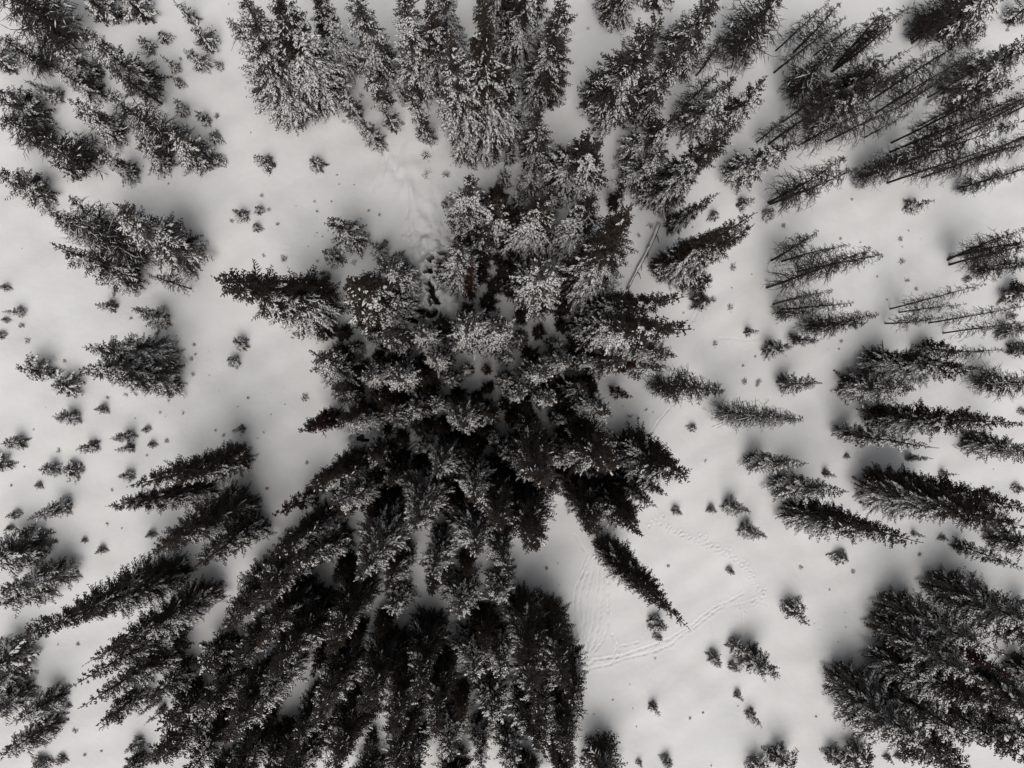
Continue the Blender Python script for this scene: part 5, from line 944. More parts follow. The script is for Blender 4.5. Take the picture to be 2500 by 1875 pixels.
M_LOG = noise_mat('weathered_log', (0.08, 0.07, 0.062), (0.24, 0.225, 0.21), 3.0, 0.9, (12.0, 0.02))

# ------------------------------------------------------------------ mesh helpers
class MB:
    """collects vertices and triangles; build() makes one mesh"""
    def __init__(self):
        self.v, self.f, self.m, self.n = [], [], [], 0
    def add(self, v, f, mat=0):
        v = np.asarray(v, dtype=np.float64).reshape(-1, 3)
        f = np.asarray(f, dtype=np.int64).reshape(-1, 3)
        self.v.append(v); self.f.append(f + self.n); self.m.append(np.full(len(f), mat, dtype=np.int32))
        self.n += len(v)
    def spindles(self, p0, p1, r, sides=3, mid=0.4, flat=1.0, mat=0, rot=None):
        """elongated double pyramids from p0 to p1 (arrays n x 3), girth r"""
        p0 = np.asarray(p0); p1 = np.asarray(p1); n = len(p0)
        if n == 0: return
        r = np.broadcast_to(np.asarray(r, dtype=float), (n,))
        a = p1 - p0
        L = np.linalg.norm(a, axis=1, keepdims=True) + 1e-9
        a = a / L
        up = np.tile(np.array([[0.0, 0.0, 1.0]]), (n, 1))
        st = np.abs(a[:, 2]) > 0.95
        up[st] = (1.0, 0.0, 0.0)
        s = np.cross(a, up); s /= np.linalg.norm(s, axis=1, keepdims=True) + 1e-9
        t = np.cross(s, a)
        c = p0 + (p1 - p0) * mid
        ring = []
        for k in range(sides):
            an = 2 * math.pi * k / sides + (math.pi / 2 if sides == 3 else math.pi / 4)
            ring.append(c + (s * math.cos(an) + t * math.sin(an) * flat) * r[:, None])
        V = np.stack([p0, p1] + ring, axis=1)
        w = sides + 2
        F = []
        for k in range(sides):
            k2 = (k + 1) % sides
            F.append((0, 2 + k2, 2 + k)); F.append((1, 2 + k, 2 + k2))
        F = np.array(F)[None] + (np.arange(n) * w)[:, None, None]
        self.add(V, F, mat)
    def tubes(self, P, Rr, sides=3, mat=0, cap=True):
        """tapered tubes: P n x k x 3 centre lines, Rr n x k radii"""
        P = np.asarray(P); n, k, _ = P.shape
        if n == 0: return
        Rr = np.broadcast_to(np.asarray(Rr, dtype=float), (n, k))
        a = np.zeros_like(P)
        a[:, 1:-1] = P[:, 2:] - P[:, :-2]
        a[:, 0] = P[:, 1] - P[:, 0]; a[:, -1] = P[:, -1] - P[:, -2]
        a /= np.linalg.norm(a, axis=2, keepdims=True) + 1e-9
        ref = np.tile(np.array([0.0, 0.0, 1.0]), (n, k, 1))
        m = np.abs(a[:, :, 2]).mean(axis=1) > 0.9
        ref[m] = (1.0, 0.0, 0.0)
        s = np.cross(a, ref); s /= np.linalg.norm(s, axis=2, keepdims=True) + 1e-9
        t = np.cross(s, a)
        V = np.stack([P + (s * math.cos(2 * math.pi * q / sides) + t * math.sin(2 * math.pi * q / sides)) * Rr[:, :, None] for q in range(sides)], axis=2)
        F = []
        for i in range(k - 1):
            for q in range(sides):
                q2 = (q + 1) % sides
                A, B, C_, D = i * sides + q, i * sides + q2, (i + 1) * sides + q2, (i + 1) * sides + q
                F += [(A, B, C_), (A, C_, D)]
        if cap:
            for q in range(1, sides - 1):
                F.append(((k - 1) * sides, (k - 1) * sides + q, (k - 1) * sides + q + 1))
                F.append((0, q + 1, q))
        F = np.array(F)[None] + (np.arange(n) * k * sides)[:, None, None]
        self.add(V, F, mat)
    def build(self, name, mats, smooth=False):
        me = bpy.data.meshes.new(name)
        if self.n:
            V = np.concatenate(self.v); F = np.concatenate(self.f); Mi = np.concatenate(self.m)
            me.vertices.add(len(V)); me.vertices.foreach_set('co', V.astype(np.float32).ravel())
            me.loops.add(len(F) * 3); me.loops.foreach_set('vertex_index', F.astype(np.int32).ravel())
            me.polygons.add(len(F))
            me.polygons.foreach_set('loop_start', np.arange(0, len(F) * 3, 3, dtype=np.int32))
            me.polygons.foreach_set('material_index', Mi)
            if smooth:
                me.polygons.foreach_set('use_smooth', np.ones(len(F), dtype=bool))
            me.update(calc_edges=True)
        for m in (mats if isinstance(mats, (list, tuple)) else [mats]):
            me.materials.append(m)
        return me

# ------------------------------------------------------------------ the ground: one sheet, finer where the tracks and the creek run
def seg_dist(X, Y, pts):
    """distance to a polyline and the arc length along it"""
    best = np.full(X.shape, 1e9); arc = np.zeros(X.shape); s0 = 0.0
    for (x0, y0), (x1, y1) in zip(pts[:-1], pts[1:]):
        dx, dy = x1 - x0, y1 - y0
        L = math.hypot(dx, dy) + 1e-9
        t = np.clip(((X - x0) * dx + (Y - y0) * dy) / (L * L), 0, 1)
        d = np.hypot(X - x0 - t * dx, Y - y0 - t * dy)
        m = d < best
        best[m] = d[m]; arc[m] = (s0 + t * L)[m]
        s0 += L
    return best, arc

_r = np.random.RandomState(11)
WAVES = [(_r.uniform(-1, 1), _r.uniform(-1, 1), _r.uniform(0, 6.28), 0.30 / (1 + 0.6 * i), 0.09 * (1 + 0.75 * i)) for i in range(7)]
PILLOWS = None
CREEK_PTS = np.array([p for r, q in CREEK_HOLES for p in q])

def ground_z(X, Y, fine=True):
    X = np.asarray(X, dtype=float); Y = np.asarray(Y, dtype=float)
    Zz = np.zeros(X.shape)
    for ax, ay, ph, am, fr in WAVES:
        Zz += am * np.sin((ax * X + ay * Y) * fr * 2.2 + ph) * 0.55
    if not fine:
        return Zz
    Zz += 0.045 * np.sin(X * 1.1 + 1.7 * np.sin(Y * 0.45)) * np.sin(Y * 0.9 + 1.3 * np.sin(X * 0.37)) + 0.03 * np.sin(0.8 * X - 1.9 * Y + 2 * np.sin(0.3 * X))
    # pillowy mounds and hollow along the creek
    dc = np.full(X.shape, 1e9)
    for r, q in CREEK_HOLES:
        near = (np.abs(X - q[0][0]) < 9) & (np.abs(Y - q[0][1]) < 9)
        if near.any():
            d, _ = seg_dist(X[near], Y[near], q)
            dc[near] = np.minimum(dc[near], d)
    Zz -= 0.14 * np.exp(-(dc / 3.2) ** 2)
    pr_ = np.random.RandomState(21)
    for ip, (px, py) in enumerate(list(CREEK_PTS) + BANK_PTS * 2):
        for _ in range(9):
            qx, qy = px + pr_.normal(0, 1.1), py + pr_.normal(0, 1.1)
            rad_, am_ = pr_.uniform(0.22, 0.62), pr_.uniform(0.06, 0.24)
            near = (np.abs(X - qx) < 2 * rad_) & (np.abs(Y - qy) < 2 * rad_)
            if near.any():
                Zz[near] += (am_ if ip < len(CREEK_PTS) else 0.4 * am_) * np.exp(-(((X[near] - qx) ** 2 + (Y[near] - qy) ** 2) / rad_ ** 2) ** 1.5)
    for r, q in CREEK_HOLES:
        near = (np.abs(X - q[0][0]) < 5) & (np.abs(Y - q[0][1]) < 5)
        if near.any():
            x, y = X[near], Y[near]
            d, _ = seg_dist(x, y, q)
            d = d + 0.05 * np.sin(x * 9 + 2 * np.sin(y * 7)) + 0.05 * np.sin(y * 11 + 1.5)
            Zz[near] += 0.10 * np.exp(-((d - r * 1.65 - 0.2) / 0.16) ** 2)
            t = np.clip((r * 1.7 - d) / 0.06, 0, 1)
            Zz[near] -= (Zz[near] + 1.3) * t
    # ski and snowmobile grooves
    for dep, hw, q in GROOVES:
        qa = np.array(q); lo = qa.min(0) - 1; hi = qa.max(0) + 1
        near = (X > lo[0]) & (X < hi[0]) & (Y > lo[1]) & (Y < hi[1])
        if near.any():
            x, y = X[near], Y[near]
            d, s = seg_dist(x, y, q)
            d = d + 0.03 * np.sin(s * 5.0 + qa[0][0])
            mod = 0.75 + 0.45 * np.sin(s * 9.0 + np.sin(s * 2.3) * 2)
            Zz[near] += 0.45 * dep * mod * (-np.exp(-(d / hw) ** 2) + 0.45 * np.exp(-((d - 2.1 * hw) / hw) ** 2))
    for q in FOOT_TRAIL:
        rr = random.Random(5)
        for (x0, y0), (x1, y1) in zip(q[:-1], q[1:]):
            L = math.hypot(x1 - x0, y1 - y0)
            n = max(2, int(L / 0.16))
            for i in range(n):
                t = (i + rr.random()) / n
                px = x0 + (x1 - x0) * t + rr.gauss(0, 0.30); py = y0 + (y1 - y0) * t + rr.gauss(0, 0.30)
                near = (np.abs(X - px) < 0.6) & (np.abs(Y - py) < 0.6)
                if near.any():
                    d2 = ((X[near] - px) ** 2 + (Y[near] - py) ** 2)
                    Zz[near] += rr.uniform(0.02, 0.075) * (-np.exp(-d2 / 0.012) + 0.5 * np.exp(-((np.sqrt(d2) - 0.2) / 0.09) ** 2))
    return Zz

def axis(spans, lo, hi, coarse):
    """grid lines: fine inside the spans, coarse between, very coarse towards the horizon"""
    pts = list(np.arange(lo, hi + 1e-6, coarse))
    for a_, b_, st in spans:
        pts = [p for p in pts if p < a_ - st or p > b_ + st] + list(np.arange(a_, b_, st))
    far = [hi + 4, hi + 15, hi + 45, hi + 120, hi + 400, hi + 1200]
    pts += far + [lo - (f - hi) for f in far]
    return np.array(sorted(pts))

ga = np.array([p for d, h_, q in GROOVES for p in q])
gx = axis([(-9.0, -0.8, 0.06), (5.2, 31.0, 0.085)], -56, 62, 0.45)
gy = axis([(-27.5, -7.5, 0.085), (-6.5, 2.0, 0.07), (2.0, 15.0, 0.055)], -46, 46, 0.45)
GX, GY = np.meshgrid(gx, gy)
GZ = ground_z(GX.ravel(), GY.ravel()).reshape(GX.shape)
nyy, nxx = GX.shape
gv = np.stack([GX.ravel(), GY.ravel(), GZ.ravel()], axis=1)
idx = np.arange(nyy * nxx).reshape(nyy, nxx)
q0, q1, q2, q3 = idx[:-1, :-1].ravel(), idx[:-1, 1:].ravel(), idx[1:, 1:].ravel(), idx[1:, :-1].ravel()
gm = MB(); gm.add(gv, np.concatenate([np.stack([q0, q1, q2], 1), np.stack([q0, q2, q3], 1)]))
g_ob = bpy.data.objects.new('ground', gm.build('ground', M_GROUND, True))
g_ob['kind'] = 'structure'
g_ob['label'] = 'snow-covered ground of the forest clearing'
COL.objects.link(g_ob)

wm = MB()
cx0, cy0 = CREEK_PTS.min(0) - 1.0; cx1, cy1 = CREEK_PTS.max(0) + 1.0
wx = np.linspace(cx0, cx1, 24); wy = np.linspace(cy0, cy1, 30)
WX, WY = np.meshgrid(wx, wy)
wi = np.arange(24 * 30).reshape(30, 24)
wm.add(np.stack([WX.ravel(), WY.ravel(), np.full(WX.size, -0.75)], 1),
       np.concatenate([np.stack([wi[:-1, :-1].ravel(), wi[:-1, 1:].ravel(), wi[1:, 1:].ravel()], 1), np.stack([wi[:-1, :-1].ravel(), wi[1:, 1:].ravel(), wi[1:, :-1].ravel()], 1)]))
w_ob = bpy.data.objects.new('creek_water', wm.build('creek_water', M_WATER))
w_ob['kind'] = 'structure'
w_ob['label'] = 'black creek water in the snow holes'
COL.objects.link(w_ob)

# ------------------------------------------------------------------ spruce
def trunk_mesh(name, h, r0, rs, sides=7, mat=None, bend=0.0, top=0.98):
    k = 7
    z = np.linspace(-0.5, h * top, k)
    ang = rs.uniform(0, 6.28)
    off = bend * np.sin(np.linspace(0, math.pi, k))
    P = np.stack([off * math.cos(ang), off * math.sin(ang), z], 1)[None]
    rad = r0 * np.clip(1 - np.clip(z, 0, None) / h, 0.06, 1)[None]
    m = MB(); m.tubes(P, rad, sides)
    return m.build(name, mat or M_BARK, True)

def make_spruce(tag_, h, R, seed, amt, bare_top, lee, dens=1.0, mat=None, tw=0.74, z0=0.03, ragged=0.18, low_bare=0.0, cone=None, sn=1.0):
    """h height, R crown radius, amt snow on the boughs, bare_top share of the crown blown clear, lee how one-sided the snow lies"""
    rs = np.random.RandomState(seed)
    area = math.pi * R * math.hypot(h, R)
    nb = int(np.clip(area * 5.8 * dens, 70, 1100))
    # more boughs low down where the crown is wide
    f = np.sort(1 - np.sqrt(rs.uniform(0, 1, nb) * (1 - 0.0)))         # 0 base .. 1 top, denser at the base
    f = np.clip(f * 0.97 + rs.normal(0, 0.006, nb), 0.0, 0.985)
    f = np.where(rs.uniform(0, 1, nb) < 0.22, rs.uniform(0, 0.97, nb), f)
    zb = h * (z0 + (1 - z0) * f)
    az = (np.arange(nb) * 2.39996 + rs.uniform(-0.5, 0.5, nb)) % (2 * math.pi)
    prof = ((1 - f) ** cone if cone else (1 - f ** 1.35) ** 0.82) * np.clip(0.70 + f * 3.0, 0, 1)
    L = R * prof * (1 + rs.normal(0, ragged, nb)) * np.where(rs.uniform(0, 1, nb) < 0.09, 1.28, 1.0)
    L = L * (1 + 0.16 * np.sin(az + seed) + 0.13 * np.sin(2 * az + 9 * f + seed * 0.7) + 0.10 * np.sin(3 * az - 14 * f + seed * 1.3))
    L = np.clip(L, 0.05 * R + 0.10, R * 1.4)
    up0 = -0.10 + 0.75 * f ** 1.6 + rs.normal(0, 0.08, nb)
    droop = 0.42 * (1 - f) + 0.10
    ca, sa = np.cos(az), np.sin(az)
    out = np.stack([ca, sa, np.zeros(nb)], 1); lat = np.stack([-sa, ca, np.zeros(nb)], 1)
    yaw = rs.normal(0, 0.12, nb)
    def at(t):
        t = np.asarray(t)
        rho = L * t
        zz = L * (up0 * t - droop * t ** 2 + 0.16 * t ** 4)
        return out * rho[:, None] + lat * (rho * yaw * t)[:, None] + np.array([0, 0, 1.0]) * (zb + zz)[:, None]
    fol, snw = MB(), MB()
    # bough spine
    fol.spindles(at(np.zeros(nb)), at(np.full(nb, 0.62)), 0.035 * tw, 3, 0.5)
    fol.spindles(at(np.full(nb, 0.45)), at(np.ones(nb)), 0.07 * tw, 3, 0.4)
    # snow chance per bough: patchy, windward (-y) side, blown off the top
    wind = -sa
    patch = np.sin(az * 2 + seed) * 0.4 + np.sin(f * 17 + seed * 1.7 + az) * 0.4 + rs.normal(0, 0.45, nb)
    p_b = amt * np.clip(0.62 + 0.38 * wind * lee - 0.30 * max(lee - 0.5, 0) * (wind < -0.1), 0, 1) * (1 + 0.5 * patch)
    p_b = p_b * np.clip((1 - bare_top + 0.12 * patch - f) / 0.30 + 0.15, 0.16 if bare_top > 0 else 0.6, 1)
    p_b = np.clip(p_b, 0, 0.97)
    loaded = rs.uniform(0, 1, nb) < p_b                    # a bough carries its snow along its whole length or hardly any
    p_b = np.where(loaded, 0.62 + 0.30 * p_b, 0.10 * p_b)
    snow_z = 0.035 * tw
    A0, A1, AR, S0, S1, SR = [], [], [], [], [], []
    step = 0.20 * tw
    kmax = int(np.clip(R / step, 3, 13))
    for k in range(kmax):
        # twig pairs are laid from the tip inwards, so the outer boughs are the dense ones
        dist = (k + 0.35) * step
        t = 1 - dist / np.maximum(L, 1e-3)
        ok0 = (t > 0.22)
        for side in (-1, 1):
            ok = ok0 & (rs.uniform(0, 1, nb) < 0.93)
            ii = np.where(ok)[0]
            if len(ii) == 0: continue
            tt = np.clip(t + rs.uniform(-0.3, 0.3, nb) * step / np.maximum(L, 0.1), 0.1, 0.99)
            p = at(tt)[ii]
            ln = (0.16 * tw + 0.42 * dist * rs.uniform(0.7, 1.25, nb))[ii]
            ln = np.minimum(ln, 0.62 * tw) * np.clip(0.55 + L[ii] / (1.6 * tw), 0.45, 1.0)
            fw = 0.75 + rs.uniform(-0.25, 0.25, nb)[ii]
            d = out[ii] * fw[:, None] + lat[ii] * (side * rs.uniform(0.55, 1.0, nb)[ii])[:, None]
            d[:, 2] = (up0 - 2 * droop * tt)[ii] * 0.7 + rs.normal(-0.10, 0.16, len(ii))
            d /= np.linalg.norm(d, axis=1, keepdims=True)
            e = p + d * ln[:, None]
            r_ = (0.052 + 0.022 * rs.uniform(0, 1, len(ii))) * tw
            A0.append(p); A1.append(e); AR.append(r_)
            # snow lying on this twig
            has = rs.uniform(0, 1, len(ii)) < p_b[ii]
            jj = np.where(has)[0]
            if len(jj):
                a_ = rs.uniform(-0.15, 0.12, len(jj))[:, None]; b_ = rs.uniform(0.72, 1.08, len(jj))[:, None]
                lift = np.array([0, 0, 1.0]) * (snow_z + rs.uniform(0.02, 0.05, len(jj)) * tw)[:, None]
                wv = np.array([0, -1.0, 0]) * (0.02 * tw)
                S0.append(p[jj] + (e - p)[jj] * a_ + lift + wv); S1.append(p[jj] + (e - p)[jj] * b_ + lift * 0.8 + wv)
                SR.append(r_[jj] * rs.uniform(0.75, 1.35, len(jj)) * sn)
    fol.spindles(np.concatenate(A0), np.concatenate(A1), np.concatenate(AR), 3, 0.42)
    # leader shoots
    n = 5
    zt = np.linspace(h * 0.93, h * 0.99, n)
    fol.spindles(np.stack([np.zeros(n), np.zeros(n), zt], 1), np.stack([rs.normal(0, 0.04, n), rs.normal(0, 0.04, n), zt + 0.05 * h * 0.35], 1), 0.05 * tw, 3)
    # snow pillows along the spines of heavily loaded boughs
    for t0, t1 in ((0.35, 0.62), (0.55, 0.86), (0.78, 1.04)):
        jj = np.where((rs.uniform(0, 1, nb) < p_b * 0.95) & (L > 0.35))[0]
        if len(jj):
            lift = np.array([0, 0, 0.075 * tw])
            S0.append(at(np.full(nb, t0))[jj] + lift); S1.append(at(np.full(nb, t1))[jj] + lift)
            SR.append((0.065 + 0.07 * rs.uniform(0, 1, len(jj)) ** 2) * tw * sn)
    if S0:
        snw.spindles(np.concatenate(S0), np.concatenate(S1), np.concatenate(SR), 4, 0.5, flat=0.62)
    tm = trunk_mesh('trunk', h, 0.010 * h + 0.05, rs)
    parts = [('trunk', tm), ('crown', fol.build('crown', mat or M_NEEDLE))]
    if S0: parts.append(('snow', snw.build('snow', M_SNOW, True)))
    return dict(h=h, r=R, parts=parts)

# ------------------------------------------------------------------ leafless trees
def make_bare(h, R, seed, brushy, snow, zlow=0.18, top_thin=0.5):
    rs = np.random.RandomState(seed)
    nb = int((26 if brushy else 14) * h * (0.75 + 0.25 * R))
    f = zlow + (0.985 - zlow) * rs.uniform(0, 1, nb) ** (1.35 if brushy else 1.05)
    az = (np.arange(nb) * 2.39996 + rs.uniform(-0.8, 0.8, nb))
    L = R * np.clip((1 - f) / (1 - zlow), 0, 1) ** 0.55 * rs.uniform(0.45, 1.3, nb) * np.where(f < zlow + 0.1, 0.7, 1)
    L = np.clip(L, 0.12, None)
    ca, sa = np.cos(az), np.sin(az)
    out = np.stack([ca, sa, np.zeros(nb)], 1); lat = np.stack([-sa, ca, np.zeros(nb)], 1)
    up0 = rs.uniform(0.0, 0.35, nb) + 0.25 * f
    dr = rs.uniform(0.55, 1.15, nb) if not brushy else rs.uniform(0.25, 0.8, nb)
    yw = rs.normal(0, 0.28, nb)
    K = 5
    def at(t, ii=slice(None)):
        rho = L[ii] * t * (1 - 0.18 * dr[ii] * t * t)
        zz = L[ii] * (up0[ii] * t - dr[ii] * t ** 2.2)
        return out[ii] * rho[:, None] + lat[ii] * (L[ii] * yw[ii] * t * t)[:, None] + np.array([0, 0, 1.0]) * (h * f[ii] + zz)[:, None]
    P = np.stack([at(np.full(nb, t)) for t in np.linspace(0, 1, K)], 1)
    rad = (0.013 + 0.011 * L)[:, None] * np.linspace(1, 0.45, K)[None]
    m = MB(); m.tubes(P, rad, 3, cap=False)
    S = MB(); B0, B1, BR, T0, T1, TR = [], [], [], [], [], []
    nt = 9 if brushy else 7
    for k in range(nt):
        ii = np.where(rs.uniform(0, 1, nb) < (0.95 if brushy else 0.75))[0]
        t = rs.uniform(0.25, 1.0, len(ii))
        p = at(t, ii)
        sd_ = rs.choice([-1, 1], len(ii))
        d = out[ii] * rs.uniform(0.3, 1, len(ii))[:, None] + lat[ii] * (sd_ * rs.uniform(0.4, 1, len(ii)))[:, None]
        d[:, 2] = rs.normal(-0.25, 0.4, len(ii))
        d /= np.linalg.norm(d, axis=1, keepdims=True)
        ln = np.clip(L[ii] * rs.uniform(0.18, 0.5, len(ii)), 0.08, 0.7)
        T0.append(p); T1.append(p + d * ln[:, None]); TR.append(np.full(len(ii), 0.015 if not brushy else 0.018))
        js = np.where(rs.uniform(0, 1, len(ii)) < snow)[0]
        if len(js):
            lf = np.array([0, 0, 0.03])
            B0.append(p[js] + lf); B1.append((p + d * ln[:, None])[js] + lf); BR.append(np.full(len(js), 0.028))
    m.spindles(np.concatenate(T0), np.concatenate(T1), np.concatenate(TR), 3, 0.3)
    if snow > 0:
        if B0: S.spindles(np.concatenate(B0), np.concatenate(B1), np.concatenate(BR), 4, 0.5, flat=0.7)
        ii = np.where(rs.uniform(0, 1, nb) < snow * 0.5)[0]
        if len(ii):
            q = P[ii] + np.array([0, 0, 0.03])
            S.tubes(q, (0.024 + 0.012 * L[ii])[:, None] * np.array([0.7, 1, 1, 0.9, 0.5])[None], 4)
    tm = trunk_mesh('trunk', h, 0.0045 * h + 0.045, rs, bend=rs.uniform(0.005, 0.028) * h, top=1.0)
    parts = [('trunk', tm), ('crown', m.build('crown', M_TWIG))]
    if snow > 0: parts.append(('snow', S.build('snow', M_SNOW, True)))
    return dict(h=h, r=R, parts=parts)

def make_tuft(seed):
    """unit radius: shrub twigs with a cap of snow, one small mesh"""
    rs = np.random.RandomState(seed)
    m = MB(); n = 44
    az = rs.uniform(0, 6.28, n); el = rs.uniform(0.15, 1.35, n)
    ln = rs.uniform(0.45, 1.05, n)
    b = np.stack([rs.normal(0, 0.16, n), rs.normal(0, 0.16, n), np.full(n, -0.1)], 1)
    d = np.stack([np.cos(az) * np.cos(el), np.sin(az) * np.cos(el), np.sin(el)], 1)
    m.spindles(b, b + d * ln[:, None], 0.10, 3, 0.6)
    j = np.where((rs.uniform(0, 1, n) < 0.85) & (el > 0.3))[0]
    m.spindles((b + d * ln[:, None] * 0.55)[j] + [0, -0.03, 0.1], (b + d * ln[:, None] * 1.0)[j] + [0, -0.03, 0.1], 0.14, 4, 0.5, flat=0.7, mat=1)
    return dict(h=1.0, r=1.0, mesh=m.build('snowy_shrub', [M_NEEDLE_F, M_SNOW]))

PROTO = {k: [] for k in 'SDKUsBbRt'}
sd0 = 100
#            h    R    amt   top  lee dens
for kind, specs in {
    'S': [(21, 2.3, 0.94, 0.05, 0.6), (18, 2.0, 0.85, 0.10, 0.7), (15, 1.5, 0.90, 0.08, 0.6), (13, 1.7, 0.81, 0.06, 0.7), (10, 1.2, 0.94, 0.0, 0.6),
          (9, 1.5, 0.85, 0.04, 0.7), (7, 0.9, 0.90, 0.0, 0.6), (6, 1.2, 0.90, 0.0, 0.6), (12, 0.9, 0.83, 0.08, 0.6), (4, 0.8, 0.90, 0.0, 0.5)],
    'D': [(22, 2.4, 0.90, 0.32, 1.1), (20, 2.0, 0.84, 0.30, 1.1), (17, 1.5, 0.86, 0.30, 1.1), (15, 1.9, 0.92, 0.22, 1.1), (12, 1.5, 0.92, 0.22, 1.1), (9, 1.2, 0.92, 0.18, 1.0), (24, 1.5, 0.84, 0.34, 1.1)],
    'K': [(19, 1.8, 0.65, 0.30, 1.0), (15, 1.9, 0.58, 0.26, 0.9), (12, 1.5, 0.62, 0.28, 0.9), (16, 1.1, 0.58, 0.3, 0.9), (8, 1.1, 0.62, 0.2, 0.8), (5, 1.0, 0.58, 0.1, 0.8)],
    'U': [(8, 1.2, 0.10, 0.3, 1.0), (5, 1.0, 0.14, 0.2, 1.0), (12, 1.3, 0.12, 0.3, 1.0)],  # nearly snowless understory, added in gaps to stand in for dark shaded floor
    'R': [(14, 0.95, 0.34, 0.3, 1.0), (7, 0.8, 0.34, 0.3, 1.0)],
}.items():
    for (h, R, amt, top, lee) in specs:
        sd0 += 7
        PROTO[kind].append(make_spruce(kind, h, R, sd0, amt, top, lee, mat={'R': M_RED, 'S': M_NEEDLE_S, 'K': M_NEEDLE_K}.get(kind), sn={'S': 1.0, 'D': 1.05, 'K': 0.85, 'U': 0.8, 'R': 0.9}[kind]))
for (h, R, amt) in [(4.2, 0.85, 0.92), (3.0, 0.55, 0.94), (2.2, 0.6, 0.92), (1.6, 0.45, 0.9), (2.6, 0.8, 0.94), (5.5, 0.75, 0.9)]:
    sd0 += 7
    PROTO['s'].append(make_spruce('s', h, R, sd0, amt, 0.0, 0.45, dens=2.1, tw=0.52, ragged=0.12, cone=0.75, mat=M_NEEDLE_F, sn=1.25))
for (h, R) in [(15, 1.3), (12, 1.2), (10, 1.1), (9, 0.9), (13, 1.5)]:
    sd0 += 7
    PROTO['B'].append(make_bare(h, R, sd0, False, 0.0))
for (h, R, sn) in [(15, 2.3, 0.13), (9, 1.5, 0.08), (7, 1.2, 0.05), (11, 1.3, 0.03), (6, 0.9, 0.05)]:
    sd0 += 7
    PROTO['b'].append(make_bare(h, R, sd0, True, sn, zlow=0.06))
for i in range(4):
    PROTO['t'].append(make_tuft(900 + i))

NAMES = {'S': ('spruce_tree', 'spruce tree', 'spruce trees of the snowy wood'), 'D': ('spruce_tree', 'spruce tree', 'spruce trees of the snowy wood'),
         'K': ('spruce_tree', 'spruce tree', 'spruce trees of the snowy wood'), 'U': ('spruce_tree', 'spruce tree', 'spruce trees of the snowy wood'), 's': ('spruce_sapling', 'sapling', 'saplings poking through the snow'),
         'B': ('bare_tree', 'dead tree', 'bare dead trees'), 'b': ('dead_tree', 'dead tree', 'twiggy dead trees'),
         'R': ('dead_spruce', 'dead spruce', 'red-needled dead spruces'), 't': ('snowy_shrub', 'shrub', 'shrub tufts in the open snow')}
rnd = random.Random(3)
for (k, x, y, h, r, lx, ly, label) in PLANTS:
    nm, cat, grp = NAMES[k]
    z = float(ground_z(np.array([x]), np.array([y]), False)[0])
    cands = PROTO[k]
    if k == 't':
        pr = rnd.choice(cands); sx = sy = r; sz = h
    else:
        sc = sorted(cands, key=lambda p: abs(math.log(h / p['h'])) + 0.9 * abs(math.log((r / h) / (p['r'] / p['h']))) + rnd.uniform(0, 0.35))
        pr = sc[0]
        sx = sy = r / pr['r']; sz = h / pr['h']
    mirror = rnd.choice((-1, 1))
    spin = rnd.uniform(-0.55, 0.55) if k in 'SDKUs' else rnd.uniform(0, 6.28)
    q = Vector((0, 0, 1)).rotation_difference(Vector((lx, ly, h)).normalized()).to_matrix().to_4x4()
    mat = Matrix.Translation((x, y, z - (0.05 if k not in 'st' else 0.10 * h))) @ q @ Matrix.Rotation(spin, 4, 'Z') @ Matrix.Diagonal((sx * mirror, sy, sz, 1))
    root = bpy.data.objects.new(nm, pr.get('mesh'))
    COL.objects.link(root)
    root.matrix_world = mat
    root['label'] = label; root['category'] = cat; root['group'] = grp
    for pn, me in pr.get('parts', ()):
        c = bpy.data.objects.new(pn, me)
        COL.objects.link(c)
        c.parent = root
        if pn != 'trunk':
            c['kind'] = 'stuff'

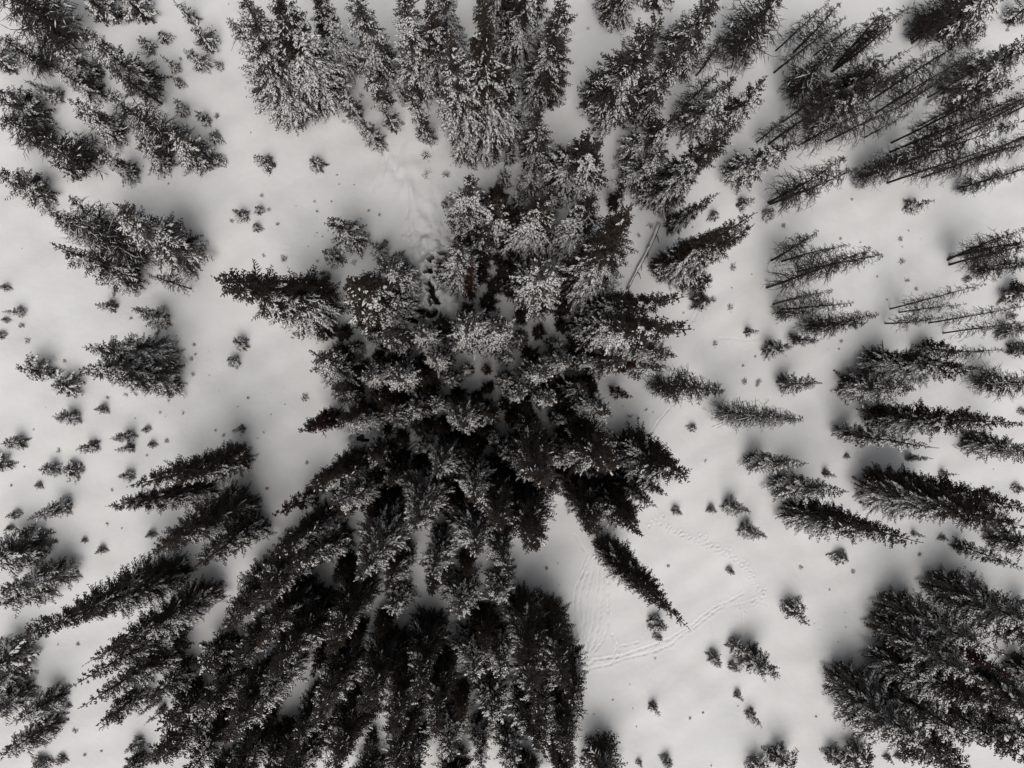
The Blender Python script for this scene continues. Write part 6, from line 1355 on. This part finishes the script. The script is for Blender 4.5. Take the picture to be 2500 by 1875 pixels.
# ------------------------------------------------------------------ fallen logs
def fallen_log(p0, p1, r, seed, label):
    rs = np.random.RandomState(seed)
    a = np.array(p0); b = np.array(p1); d = b - a; L = np.linalg.norm(d); d /= L
    side = np.array([-d[1], d[0]])
    root = bpy.data.objects.new('fallen_log', None); COL.objects.link(root)
    z0 = float(ground_z(np.array([a[0]]), np.array([a[1]]), False)[0])
    root.location = (a[0], a[1], z0)
    root['label'] = label; root['category'] = 'log'; root['group'] = 'logs fallen in the snow'
    k = 12
    t = np.linspace(0, 1, k)
    ctr = np.stack([d[0] * L * t + side[0] * 0.10 * np.sin(t * 5), d[1] * L * t + side[1] * 0.10 * np.sin(t * 5), 0.22 + 0.05 * np.sin(t * 7)], 1)
    rad = r * (1 - 0.72 * t)
    m = MB(); m.tubes(ctr[None], rad[None], 8)
    o = bpy.data.objects.new('trunk', m.build('log_trunk', M_LOG, True)); COL.objects.link(o); o.parent = root
    s = MB()
    sc = ctr + np.array([side[0] * 0.05 * 0, 0, 0]) + np.array([side[0], side[1], 0]) * -0.10 * r / 0.3 + np.array([0, 0, 1.0]) * (rad * 0.72)[:, None]
    s.tubes(sc[None], (rad * (0.85 + 0.16 * np.sin(t * 23) + 0.10 * np.sin(t * 51)))[None], 8)
    o = bpy.data.objects.new('snow', s.build('log_snow', M_SNOW, True)); COL.objects.link(o); o.parent = root
    n = 18 if r > 0.2 else 6
    for i in range(n):
        tt = 0.12 + 0.85 * (i + rs.uniform(0, 0.7)) / n
        j = np.array([np.interp(tt, t, ctr[:, q]) for q in range(3)])
        sg = rs.choice([-1, 1])
        ln = rs.uniform(0.5, 2.0) * (1 if r > 0.2 else 0.5)
        v = d * rs.uniform(0.5, 1.0) + side * sg * rs.uniform(0.4, 0.9)
        v /= np.linalg.norm(v)
        pts = np.stack([j, j + np.array([v[0] * ln * .5, v[1] * ln * .5, rs.uniform(0.1, 0.35)]), j + np.array([v[0] * ln, v[1] * ln, rs.uniform(0.0, 0.35)]) + np.array([d[0], d[1], 0]) * 0.2])
        mb = MB(); mb.tubes(pts[None], np.array([[0.06, 0.05, 0.028]]), 4)
        o = bpy.data.objects.new('branch', mb.build('log_branch', M_LOG)); COL.objects.link(o); o.parent = root

fallen_log(LOGS[0][0], LOGS[0][1], LOGS[0][2], 5, 'long grey fallen log with bare side branches and a ridge of snow on top')
fallen_log(LOGS[1][0], LOGS[1][1], LOGS[1][2], 9, 'thin snow-covered fallen log lying in the shade of the lower middle grove')
